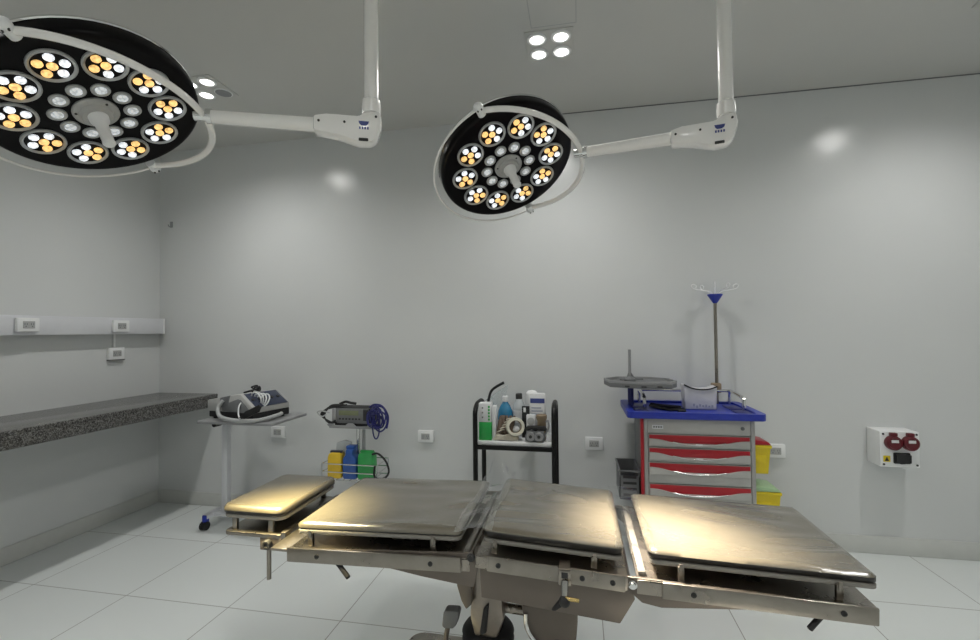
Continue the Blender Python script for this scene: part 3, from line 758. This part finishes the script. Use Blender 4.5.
mb.tube([(-1.64, sy - .09, .896), (-1.60, sy - .08, .912), (-1.56, sy - .08, .905), (-1.53, sy - .06, .897)], .009, 8, 5)
mb.build('black_cables', 'rubber', t)
MB().tube([(-1.70, sy - .12, .84), (-1.76, sy - .13, .855), (-1.785, sy - .13, .84), (-1.75, sy - .13, .815), (-1.72, sy - .13, .83)], .005, 7, 6).build('grey_lead', 'socketgrey', t)

def pouch(name, x0, x1, z1, m, label, neck=False):
    y0, y1 = sy - .135, sy - .055; z0 = .392
    pts = [(x0 + .006, z0), (x1 - .006, z0), (x1, z0 + .02), (x1 - .004, z1 - .03), (x1 - .015, z1), (x0 + .012, z1), (x0 + .002, z1 - .03), (x0, z0 + .02)]
    if neck:
        c = (x0 + x1) / 2; pts = [(x0 + .006, z0), (x1 - .006, z0), (x1, z0 + .02), (x1 - .002, z1 - .085), (x1 - .028, z1 - .06), (x1 - .022, z1 - .02), (x0 + .024, z1 - .02), (x0 + .022, z1 - .06), (x0 + .002, z1 - .085), (x0, z0 + .02)]
    t = thing(name, ((x0 + x1) / 2, (y0 + y1) / 2, z0), label, 'pouch', 'coloured pouches in the wire basket')
    MB().prism(pts, 1, y0, y1, .012).build('body', m, t)
    if neck: MB().box((x0 + .022, y0 + .012, z1 - .022), (x1 - .02, y1 - .012, z1), .006).build('cap', m, t)
    else: MB().box((x0 + .008, (y0 + y1) / 2 - .012, z1 - .004), (x1 - .012, (y0 + y1) / 2 + .012, z1 + .012), .004).build('seal', 'darkblue' if m == 'amber' else m, t)
    return t
pouch('yellow_pouch', -1.712, -1.605, .565, 'amber', 'yellow pouch in the wire basket below the monitor')
pouch('blue_bottle', -1.598, -1.495, .618, 'bluepouch', 'blue bottle-shaped container between the yellow and green ones in the basket', True)
pouch('green_pouch', -1.488, -1.372, .575, 'greenpouch', 'shiny green pouch in the wire basket beside black cable loops')
t = MB(); t.prism([(-1.70, .50), (-1.58, .50), (-1.585, .62), (-1.63, .635), (-1.69, .615)], 1, sy - .045, sy - .012, .006)
tag(t.build('clear_bag', 'clearbottle', None, Vector((-1.64, sy - .03, .50))), 'clear plastic bag standing behind the yellow pouch', 'bag')
t = MB(); t.tube([(-1.365, sy - .16, .578), (-1.32, sy - .165, .585), (-1.268, sy - .165, .54), (-1.245, sy - .165, .475), (-1.27, sy - .165, .43), (-1.325, sy - .16, .418), (-1.352, sy - .158, .44), (-1.347, sy - .158, .50)], .007, 8, 8)
tag(t.build('black_cable', 'rubber', None, Vector((-1.33, sy - .16, .42))), 'looped black cable hanging out of the basket by the green pouch', 'cable')

# ------------------------------------------------------------------ black trolley with white shelf
tx0, tx1, ty0, ty1 = -.665, -.140, 2.85, 3.14
t = thing('utility_trolley', ((tx0 + tx1) / 2, 3.0, 0), 'black tubular trolley with a white top shelf of supplies', 'trolley')
for x in (tx0 + .014, tx1 - .016):
    f = MB().tube([(x, ty0 + .012, .05), (x, ty0 + .012, .5), (x, ty0 + .012, .83), (x, ty0 + .022, .890), (x, ty0 + .07, .922), (x, ty0 + .16, .928), (x, ty1 - .07, .922), (x, ty1 - .022, .890), (x, ty1 - .012, .83), (x, ty1 - .012, .5), (x, ty1 - .012, .05)], .0155, 12, 5)
    f.build('side_frame', 'black', t)
MB().box((tx0 + .02, ty0 + .02, .676), (tx1 - .02, ty1 - .02, .700), .004).build('top_shelf', 'white', t)
MB().box((tx0 + .015, ty0 + .004, .648), (tx1 - .015, ty0 + .022, .676), .003).build('front_bar', 'black', t)
MB().box((tx0 + .015, ty1 - .022, .648), (tx1 - .015, ty1 - .004, .676), .003).build('rear_bar', 'black', t)
MB().box((tx0 + .02, ty0 + .02, .21), (tx1 - .02, ty1 - .02, .235), .004).build('bottom_shelf', 'white', t)
for x in (tx0 + .014, tx1 - .016):
    for y in (ty0 + .012, ty1 - .012): MB().cyl((x - .012, y, .027), (x + .012, y, .027), .027, n=20).build('caster', 'rubber', t)
S = .7005  # shelf top
# green and white carton
g = thing('green_carton', (-.592, 2.91, S), 'tall white carton with a solid green lower half', 'carton')
b = MB(); b.box((-.632, 2.885, S), (-.552, 2.945, S + .115), .002, 1); b.box((-.632, 2.885, S + .115), (-.552, 2.945, S + .235), .002, 0)
b.build('box', ['cardboard', 'green'], g)
mb = MB()
for k in range(5): mb.box((-.572, 2.8838, S + .125 + k * .02), (-.560, 2.8855, S + .139 + k * .02))
mb.build('green_print', 'green', g)
mb = MB()
for k in range(3): mb.box((-.612, 2.8838, S + .14 + k * .03), (-.603, 2.8855, S + .15 + k * .03))
mb.build('grey_print', 'midgrey', g)
g = MB().box((-.549, 2.90, S), (-.525, 2.95, S + .215), .002)
tag(g.build('slim_carton', 'cardboard', None, Vector((-.535, 2.92, S))), 'slim pale carton squeezed beside the green and white carton', 'carton')
# face shield
g = thing('face_shield', (-.56, 3.06, S), 'clear face shield with a black top band leaning at the back corner', 'face shield')
vs = []; fs = []
for j in range(9):
    for i in range(7):
        u = i / 6; v = j / 8; vs.append((-.635 + .085 * u + .09 * v * u, 3.08 + .05 * math.sin(PI * u) * 1 - .04 * u, S + .02 + v * (.20 + .12 * u)))
for j in range(8):
    for i in range(6): fs.append((j * 7 + i, j * 7 + i + 1, (j + 1) * 7 + i + 1, (j + 1) * 7 + i))
MB().add(vs, fs).build('visor', 'filmblue', g, angle=180)
MB().tube([(-.615, 3.05, .865), (-.60, 3.05, .93), (-.585, 3.06, .985), (-.555, 3.07, 1.015), (-.50, 3.09, 1.045)], .011, 8, 5, flat=.5).build('head_band', 'rubber', g)
MB().box((-.640, 3.05, S), (-.555, 3.095, S + .03), .006).build('lower_edge', 'filmblue', g)
# blue bottle and white bottle
def bottle(name, x, y, prof, mb_, capp, capm, label, band=None):
    g = thing(name, (x, y, S), label, 'bottle')
    MB().lathe(prof, (x, y, S), (0, 0, 1), 28).build('body', mb_, g); MB().lathe(capp, (x, y, S), (0, 0, 1), 24).build('cap', capm, g)
    if band: MB().lathe([(band[0], band[1]), (band[0] + .0008, band[1] + .001), (band[0] + .0008, band[2]), (band[0], band[2])], (x, y, S), (0, 0, 1), 28).build('label', band[3], g)
bottle('antiseptic_bottle', -.487, 3.058, [(.001, 0), (.048, 0), (.052, .006), (.052, .13), (.048, .16), (.033, .195), (.018, .215), (.017, .225)], 'liquid', [(.019, .222), (.02, .225), (.02, .255), (.016, .26), (.001, .26)], 'white', 'blue liquid bottle with a white cap on the trolley shelf', (.0523, .06, .105, 'lightink'))
bottle('saline_bottle', -.395, 3.06, [(.001, 0), (.038, 0), (.041, .006), (.041, .165), (.038, .20), (.022, .235), (.019, .243)], 'clearbottle', [(.022, .241), (.022, .273), (.018, .277), (.001, .277)], 'slot', 'clear white bottle with a black cap on the trolley shelf', (.0413, .09, .17, 'cardboard'))
# bag of bandages, coiled
g = thing('bandage_bundle', (-.48, 2.955, S), 'brown and cream bundle of coiled bandages at the front of the trolley shelf', 'bandages')
mb = MB()
for k in range(7):
    x = -.508 + k * .014
    mb.tube([(x + .012 * math.sin(q + k), 2.945 + .042 * math.cos(q), S + .082 + .060 * math.sin(q)) for q in [2 * PI * i / 20 for i in range(20)]], .0095, 8, 0, True)
mb.build('brown_coils', 'brown', g)
mb = MB()
for k in range(5):
    z = S + .010 + k * .006
    mb.tube([(-.468 + (.082 - .008 * k) * math.cos(q), 2.928 + .045 * math.sin(q), z + .004 * math.sin(3 * q + k)) for q in [2 * PI * i / 24 for i in range(24)]], .0075, 8, 0, True)
for k in range(5):
    mb.tube([(-.520 + .016 * k, 2.905, S + .050 + .02 * k), (-.50 + .016 * k, 2.893, S + .060 + .02 * k), (-.49 + .015 * k, 2.893, S + .066 + .018 * k), (-.455, 2.905, S + .07 + .014 * k)], .0045, 7, 4)
mb.build('cream_coils', 'cloth', g)
def tape_ring(prof, c, d, n, g):
    # closed ring (open in the middle) turned about axis d
    u = d.orthogonal().normalized(); w = d.cross(u); m = len(prof); vs = []; fs = []
    for r, h in prof:
        for i in range(n):
            t = 2 * PI * i / n; vs.append(c + d * h + r * (math.cos(t) * u + math.sin(t) * w))
    for j in range(m):
        for i in range(n): fs.append((j * n + i, j * n + (i + 1) % n, ((j + 1) % m) * n + (i + 1) % n, ((j + 1) % m) * n + i))
    return MB().add(vs, fs).build('tape', 'cream', g)
g = thing('tape_roll', (-.39, 2.89, S), 'cream roll of medical tape standing on its edge at the shelf front', 'tape roll')
ax = Vector((.35, -1, .12)).normalized(); c = Vector((-.402, 2.905, S + .088))
tape_ring([(.040, -.022), (.056, -.022), (.058, -.019), (.058, .019), (.056, .022), (.041, .022), (.040, .019)], c, ax, 40, g)
MB().tube([c + .0385 * (math.cos(q) * ax.orthogonal().normalized() + math.sin(q) * ax.cross(ax.orthogonal().normalized())) for q in [2 * PI * k / 28 for k in range(28)]], .0025, 6, 0, True).build('core', 'kraft', g)
MB().sphere(c + Vector((0.004, .004, -.014)), .024, (1, .6, .8)).build('crumpled_wrapper', 'pouchwhite', g)
# carton at the back right and small boxes
g = thing('blue_band_carton', (-.265, 3.02, S), 'white carton with a dark blue band standing at the back of the shelf', 'carton')
MB().box((-.313, 2.995, S), (-.220, 3.055, S + .285), .002).build('box', 'cardboard', g)
MB().box((-.3125, 2.9935, S + .225), (-.2205, 2.996, S + .255)).build('blue_band', 'navyink', g)
mb = MB()
for k in range(4): mb.box((-.306, 2.9935, S + .13 + k * .02), (-.233 - .01 * (k % 2), 2.996, S + .138 + k * .02))
mb.build('printed_text', 'lightink', g)
g = MB().lathe([(.001, 0), (.040, 0), (.044, .01), (.044, .25), (.04, .275), (.025, .29), (.001, .295)], (-.313, 3.102, S), (0, 0, 1), 28)
tag(g.build('white_jar', 'white', None, Vector((-.313, 3.102, S))), 'rounded white container peeking out behind the blue-banded carton', 'container')
g = thing('white_box', (-.29, 2.965, S), 'small white box with a grey emblem in front of the blue-banded carton', 'box')
MB().box((-.335, 2.95, S), (-.278, 2.985, S + .155), .004).build('box', 'cardboard', g)
MB().lathe([(.022, 0), (.024, .001), (.018, .0015), (.001, .0015)], (-.306, 2.95, S + .115), (0, -1, 0), 20).build('emblem', 'socketgrey', g)
g = MB().lathe([(.001, 0), (.026, 0), (.028, .12), (.034, .135), (.034, .155), (.03, .158), (.001, .158)], (-.238, 2.962, S), (0, 0, 1), 24)
tag(g.build('brown_cup', 'kraft', None, Vector((-.238, 2.962, S))), 'small brown capped jar beside the white box', 'jar')
g = thing('black_case', (-.335, 2.995, S), 'small black case behind the white box', 'case')
MB().box((-.368, 2.99, S), (-.318, 2.994, S + .205), .006).build('body', 'rubber', g)
MB().box((-.358, 2.9885, S + .165), (-.342, 2.9905, S + .195), .002).build('label', 'white', g)
# blood pressure cuff set
g = thing('pressure_gauge_set', (-.27, 2.9, S), 'grey and black blood pressure cuff and gauges at the front right of the shelf', 'medical gauge')
mb = MB(); mb.box((-.338, 2.885, S), (-.212, 2.925, S + .045), .012); mb.build('cuff', 'midgrey', g)
for x in (-.300, -.248): MB().lathe([(.001, 0), (.024, 0), (.027, .004), (.027, .03), (.022, .033), (.020, .028), (.001, .028)], (x, 2.888, S + .034), (0, -1, .1), 24).build('gauge', 'greyplastic', g)
for x in (-.300, -.248): MB().lathe([(.010, 0), (.010, .002), (.001, .002)], (x, 2.8592, S + .037), (0, -1, .1), 16).build('gauge_port', 'slot', g)
MB().prism([(-.338, S + .075), (-.325, S + .095), (-.215, S + .095), (-.20, S + .075), (-.21, S + .068), (-.25, S + .076), (-.272, S + .063), (-.295, S + .076), (-.325, S + .066)], 1, 2.89, 2.925, .004).build('black_strap', 'rubber', g)
MB().prism([(-.325, S + .043), (-.222, S + .043), (-.218, S + .068), (-.33, S + .068)], 1, 2.895, 2.922, .003).build('strap_core', 'greyplastic', g)
MB().tube([(-.215, 2.915, S + .04), (-.19, 2.905, S + .09), (-.195, 2.908, S + .13), (-.208, 2.918, S + .12)], .006, 8, 5).build('tube', 'greyplastic', g)
g = MB().box((-.200, 2.90, S), (-.165, 3.03, S + .05), .003)
g.box((-.198, 2.93, S + .05), (-.168, 3.0, S + .10), .003)
tag(g.build('dressing_pack', 'cardboard', None, Vector((-.18, 2.97, S))), 'little white dressing pack by the right side frame of the trolley', 'dressing')

# ------------------------------------------------------------------ medical cart
cx0, cx1, cy0, cy1 = .350, .952, 2.775, 3.19
t = thing('medical_cart', ((cx0 + cx1) / 2, 2.95, 0), 'grey medical cart with red-trimmed drawers and a bright blue top', 'medical cart')
MB().box((cx0 + .012, cy0 + .012, .10), (cx1 - .004, cy1, .8905), .004).build('cabinet', 'cartgrey', t)
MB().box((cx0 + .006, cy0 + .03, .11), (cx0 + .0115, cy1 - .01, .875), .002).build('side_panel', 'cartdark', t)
MB().box((cx0 - .006, cy0 + .001, .10), (cx0 + .012, cy0 + .03, .8895), .003).build('red_corner_strip', 'red', t)
for x in (cx0 + .012, cx1 - .026): MB().box((x, cy0 - .003, .10), (x + .022, cy0 + .012, .8895), .003).build('corner_post', 'cartgrey', t)
pn = MB().box((cx0 + .034, cy0, .802), (cx1 - .026, cy0 + .0115, .887), .003).build('top_panel', 'cartface', t)
MB().box((.408, cy0 - .002, .828), (.468, cy0 + .001, .850), .0015).build('name_plate', 'cardboard', pn)
mb = MB()
for k in range(4): mb.box((.413 + k * .013, cy0 - .003, .834), (.422 + k * .013, cy0 - .0015, .844))
mb.build('plate_lettering', 'midgrey', pn)
MB().lathe([(.010, 0), (.010, .005), (.004, .007), (.001, .007)], (.885, cy0, .842), (0, -1, 0), 16).build('lock', 'midgrey', pn)
def drawer(z0, z1):
    xa, xb = cx0 + .036, cx1 - .029; h = z1 - z0
    d = MB().box((xa, cy0 - .004, z0), (xb, cy0 + .0115, z1), .003).build('drawer', 'cartface', t)
    rh = min(.050, h * .66)
    MB().box((xa + .004, cy0 - .0075, z1 - rh - .006), (xb - .004, cy0 - .003, z1 - .003), .0015).build('red_handle', 'red', d)
    n = 24; pts = [(xa + .004, z1 - rh - .014), (xb - .004, z1 - rh - .014)]
    for i in range(n + 1):
        u = 1 - i / n; x = xa + .004 + (xb - xa - .008) * u
        k = abs(u - .5) * 2
        dip = 1 / (1 + math.exp((k - .66) * 12))
        pts.append((x, z1 - rh * (.50 + .47 * dip)))
    MB().prism(pts, 1, cy0 - .015, cy0 - .0078).build('lip', 'cartface', d)
    mb = MB(); c = (xa + xb) / 2
    mb.tube([(c - .14, cy0 - .016, z1 - rh * .82), (c - .07, cy0 - .018, z1 - rh * 1.04), (c, cy0 - .019, z1 - rh * 1.10), (c + .07, cy0 - .018, z1 - rh * 1.04), (c + .14, cy0 - .016, z1 - rh * .82)], .0035, 8, 5)
    mb.build('lip_edge', 'chrome', d)
    MB().box((c - .018, cy0 - .0205, z1 - rh * 1.10 - .004), (c + .018, cy0 - .0185, z1 - rh * 1.10 + .006), .0008).build('label_holder', 'cardboard', d)
for z0, z1 in ((.727, .798), (.643, .722), (.522, .638), (.37, .517), (.24, .366), (.12, .236)): drawer(z0, z1)
# blue moulded top with raised rim
bx0, bx1, by0, by1, zt = .268, 1.0, 2.735, 3.205, .890
b = MB(); b.prism(rounded_rect(bx0, by0, bx1, by1, .03), 2, zt, zt + .026, .005)
rim_o = rounded_rect(bx0, by0, bx1, by1, .03); rim_i = rounded_rect(bx0 + .043, by0 + .03, bx1 - .043, by1 - .03, .02)
n = len(rim_o); vs = [(p[0], p[1], zt + .022) for p in rim_o] + [(p[0], p[1], zt + .038) for p in rim_o] + [(p[0], p[1], zt + .038) for p in rim_i] + [(p[0], p[1], zt + .025) for p in rim_i]
fs = []
for k in range(n):
    j = (k + 1) % n
    for L0 in range(3): fs.append((L0 * n + k, L0 * n + j, (L0 + 1) * n + j, (L0 + 1) * n + k))
b.add(vs, fs); b.build('blue_top', 'blue', t)
ZT = zt + .0262
for x0, x1 in ((bx0 + .05, bx0 + .13), (bx1 - .13, bx1 - .05)):
    for y0, y1 in ((2.80, 2.92), (2.95, 3.09)): MB().box((x0, y0, ZT - .001), (x1, y1, ZT + .006), .003).build('top_recess', 'navy', t)
for x in (.385, .935):
    MB().tube([(x, 2.90, ZT), (x, 2.90, .970), (x, 2.915, .990), (x, 2.97, .998), (x, 3.12, 1.004), (x, 3.15, 1.0), (x, 3.16, .97), (x, 3.16, ZT)], .0105, 10, 5).build('guard_rail', 'chrome', t)
MB().tube([(.385, 3.145, 1.003), (.935, 3.145, 1.003)], .009, 10).build('rear_rail', 'chrome', t)
# pole with hooks
ivx, ivy = .866, 3.175
MB().cyl((ivx, ivy, ZT), (ivx, ivy, 1.575), .010, n=16).build('drip_pole', 'steelrail', t)
MB().box((ivx - .035, ivy - .035, .99), (ivx + .02, ivy + .012, 1.05), .006).build('pole_clamp', 'kraft', t)
MB().lathe([(.012, 0), (.016, .006), (.044, .05), (.046, .058), (.001, .058)], (ivx, ivy, 1.56), (0, 0, 1), 24).build('hook_cone', 'blue', t)
for k in range(4):
    a = R(25 + 90 * k); dx, dy = math.cos(a), math.sin(a)
    q = lambda r, z: (ivx + dx * r, ivy + dy * r * .45, 1.615 + z)
    MB().tube([q(.015, 0), q(.05, .022), q(.10, .030), q(.15, .040), q(.165, .058), q(.15, .068), q(.13, .058), q(.132, .045)], .003, 7, 5).build('drip_hook', 'white', t)
MB().cyl((ivx, ivy, 1.615), (ivx, ivy, 1.70), .005, n=8).build('hook_stem', 'white', t)
# swivel tray on its own post
p = [(.155, 3.02), (.18, 2.87), (.34, 2.80), (.53, 2.82), (.572, 2.90), (.55, 3.05), (.44, 3.12), (.24, 3.13)]
MB().prism(p, 2, 1.050, 1.076, .006).build('swivel_tray', 'midgrey', t)
pr = [(x * .94 + .022, y * .94 + .178) for x, y in p]
vs = [(x, y, 1.076) for x, y in p] + [(x, y, 1.090) for x, y in p] + [(x, y, 1.090) for x, y in pr] + [(x, y, 1.077) for x, y in pr]
n = len(p); fs = []
for k in range(n):
    j = (k + 1) % n
    for L0 in range(3): fs.append((L0 * n + k, L0 * n + j, (L0 + 1) * n + j, (L0 + 1) * n + k))
MB().add(vs, fs).build('tray_rim', 'greyplastic', t)
mb = MB()
for x, y in ((.28, 2.824), (.37, 2.801), (.46, 2.81)): mb.box((x - .014, y - .003, 1.058), (x + .014, y + .006, 1.066))
mb.build('tray_slots', 'slot', t)
MB().cyl((.315, 2.99, ZT), (.315, 2.99, 1.051), .018, n=16).build('tray_post', 'navy', t)
MB().lathe([(.035, 0), (.035, .014), (.012, .03)], (.31, 2.98, 1.076), (0, 0, 1), 20).build('tray_boss', 'midgrey', t)
MB().cyl((.31, 2.98, 1.09), (.31, 2.98, 1.272), .009, n=12).build('tray_spindle', 'greyplastic', t)
MB().tube([(.25, 2.95, 1.088), (.29, 2.97, 1.093), (.31, 2.98, 1.128), (.34, 2.985, 1.093), (.39, 2.99, 1.088)], .006, 8, 4).build('tray_clip', 'midgrey', t)
# side basket on the left
b = MB(); sx0, sx1, sy0, sy1, z0, z1 = .232, .349, 2.88, 3.14, .38, .548
b.box((sx0, sy0, z0), (sx1, sy1, z0 + .006)); b.box((sx0, sy0, z0), (sx0 + .006, sy1, z1)); b.box((sx1 - .006, sy0, z0), (sx1, sy1, z1))
b.box((sx0, sy0, z0), (sx1, sy0 + .006, z1 - .03)); b.box((sx0, sy1 - .006, z0), (sx1, sy1, z1))
b.tube([(sx0, sy0, z1), (sx1, sy0, z1), (sx1, sy1, z1), (sx0, sy1, z1)], .006, 8, 0, True)
sb = b.build('side_basket', 'cartdark', t)
mb = MB()
for k in range(4): mb.box((sx0 + .02, sy0 - .001, z0 + .02 + k * .035), (sx1 - .02, sy0 + .002, z0 + .035 + k * .035))
mb.build('basket_slots', 'slot', sb)
for x in (cx0 + .06, cx1 - .06):
    for y in (cy0 + .07, cy1 - .07):
        c = MB().cyl((x, y, .05), (x, y, .101), .014, n=12); c.box((x - .022, y - .025, .05), (x + .022, y + .025, .085), .008); c = c.build('caster', 'greyplastic', t)
        MB().cyl((x - .016, y, .042), (x + .016, y, .042), .042, n=24).build('wheel', 'rubber', c)
# things on the blue top
g = thing('foil_pack', (.71, 2.97, ZT), 'crumpled silver-white open pouch box standing on the blue cart top', 'pouch')
b = MB(); b.prism([(.622, ZT + .001), (.796, ZT + .001), (.802, 1.055), (.76, 1.040), (.71, 1.036), (.66, 1.044), (.616, 1.064)], 1, 2.93, 3.03, .006); b.build('pouch', 'pouchwhite', g)
MB().tube([(.616, 2.928, 1.064), (.66, 2.926, 1.044), (.71, 2.926, 1.036), (.76, 2.926, 1.040), (.802, 2.928, 1.055)], .004, 8, 4).build('torn_edge', 'rubber', g)
mb = MB(); rnd = random.Random(2)
for k in range(7): mb.box((.665 + k * .017, 2.928, .930 + rnd.uniform(-.004, .006)), (.676 + k * .017, 2.931, .942 + rnd.uniform(-.002, .010)))
mb.build('printed_text', 'lightink', g)
g = MB(); g.tube([(.43, 3.0, ZT + .009), (.48, 2.90, ZT + .008), (.54, 2.86, ZT + .008), (.585, 2.88, ZT + .008), (.60, 2.84, ZT + .008), (.56, 2.82, ZT + .008)], .008, 8, 6)
g.tube([(.44, 3.03, ZT + .011), (.51, 2.98, ZT + .010), (.60, 2.94, ZT + .010)], .010, 8, 5)
tag(g.build('black_tubing', 'rubber', None, Vector((.5, 2.9, ZT))), 'black tubing lying on the blue cart top left of the silver pouch', 'tubing')
# sharps bins hung on the right side
def sharps(z0, z1, x0, x1, y0, y1, lidm, label, lid_h):
    g = thing('sharps_bin', ((x0 + x1) / 2, (y0 + y1) / 2, z0), label, 'sharps bin', 'yellow sharps bins on the cart')
    b = MB(); tp = .012
    vs = [(x0 + tp * .2, y0 + tp, z0), (x1 - tp, y0 + tp, z0), (x1 - tp, y1 - tp, z0), (x0 + tp * .2, y1 - tp, z0), (x0, y0, z1), (x1, y0, z1), (x1, y1, z1), (x0, y1, z1)]
    b.add(vs, [(3, 2, 1, 0), (4, 5, 6, 7), (0, 1, 5, 4), (1, 2, 6, 5), (2, 3, 7, 6), (3, 0, 4, 7)])
    b.build('bin', 'yellow', g)
    MB().box((x0, y0 - .005, z1 - .018), (x1 + .006, y1 + .005, z1), .004).build('collar', 'yellow', g)
    MB().prism([(x0, z1 + .001), (x1 + .004, z1 + .001), (x1 - .01, z1 + lid_h * .6), (x0 + (x1 - x0) * .3, z1 + lid_h), (x0, z1 + lid_h)], 1, y0, y1, .004).build('lid', lidm, g)
    MB().box((x0 + .02, y0 + .001, (z0 + z1) / 2 - .02), (x1 - .025, y0 + .010, (z0 + z1) / 2 + .025), .001).build('label', 'yellow', g)
sharps(.56, .725, .9535, 1.072, 2.90, 3.04, 'red', 'upper yellow sharps bin with a red lid hung on the cart side', .03)
sharps(.30, .462, .9535, 1.115, 2.89, 3.06, 'lime', 'lower wider yellow sharps bin with a pale green lid on the cart side', .03)

# ------------------------------------------------------------------ camera, world, view
cam = bpy.data.cameras.new('camera'); co = bpy.data.objects.new('camera', cam); COL.objects.link(co)
yaw, pitch, roll, f = .1894, .0224, -.0097, 460.
F = Vector((-math.sin(yaw) * math.cos(pitch), math.cos(yaw) * math.cos(pitch), math.sin(pitch)))
r0 = Vector((math.cos(yaw), math.sin(yaw), 0)); u0 = r0.cross(F)
rr = r0 * math.cos(roll) + u0 * math.sin(roll); uu = -r0 * math.sin(roll) + u0 * math.cos(roll)
co.matrix_world = Matrix(((rr.x, uu.x, -F.x, 0), (rr.y, uu.y, -F.y, 0), (rr.z, uu.z, -F.z, 1.4), (0, 0, 0, 1)))
cam.sensor_width = 36; cam.sensor_fit = 'HORIZONTAL'; cam.lens = 36 * f / 980; cam.clip_start = .05
scn.camera = co
wd = bpy.data.worlds.new('world'); scn.world = wd; wd.use_nodes = True
wd.node_tree.nodes['Background'].inputs['Color'].default_value = (.5, .52, .52, 1); wd.node_tree.nodes['Background'].inputs['Strength'].default_value = .02
scn.view_settings.view_transform = 'Standard'; scn.view_settings.look = 'None'; scn.view_settings.exposure = 0.
scn.cycles.max_bounces = 8; scn.cycles.diffuse_bounces = 5; scn.cycles.glossy_bounces = 4; scn.cycles.transparent_max_bounces = 12
scn.cycles.use_denoising = True; scn.cycles.sample_clamp_indirect = 6.
for o in bpy.data.objects:
    if '_o' in o: del o['_o']
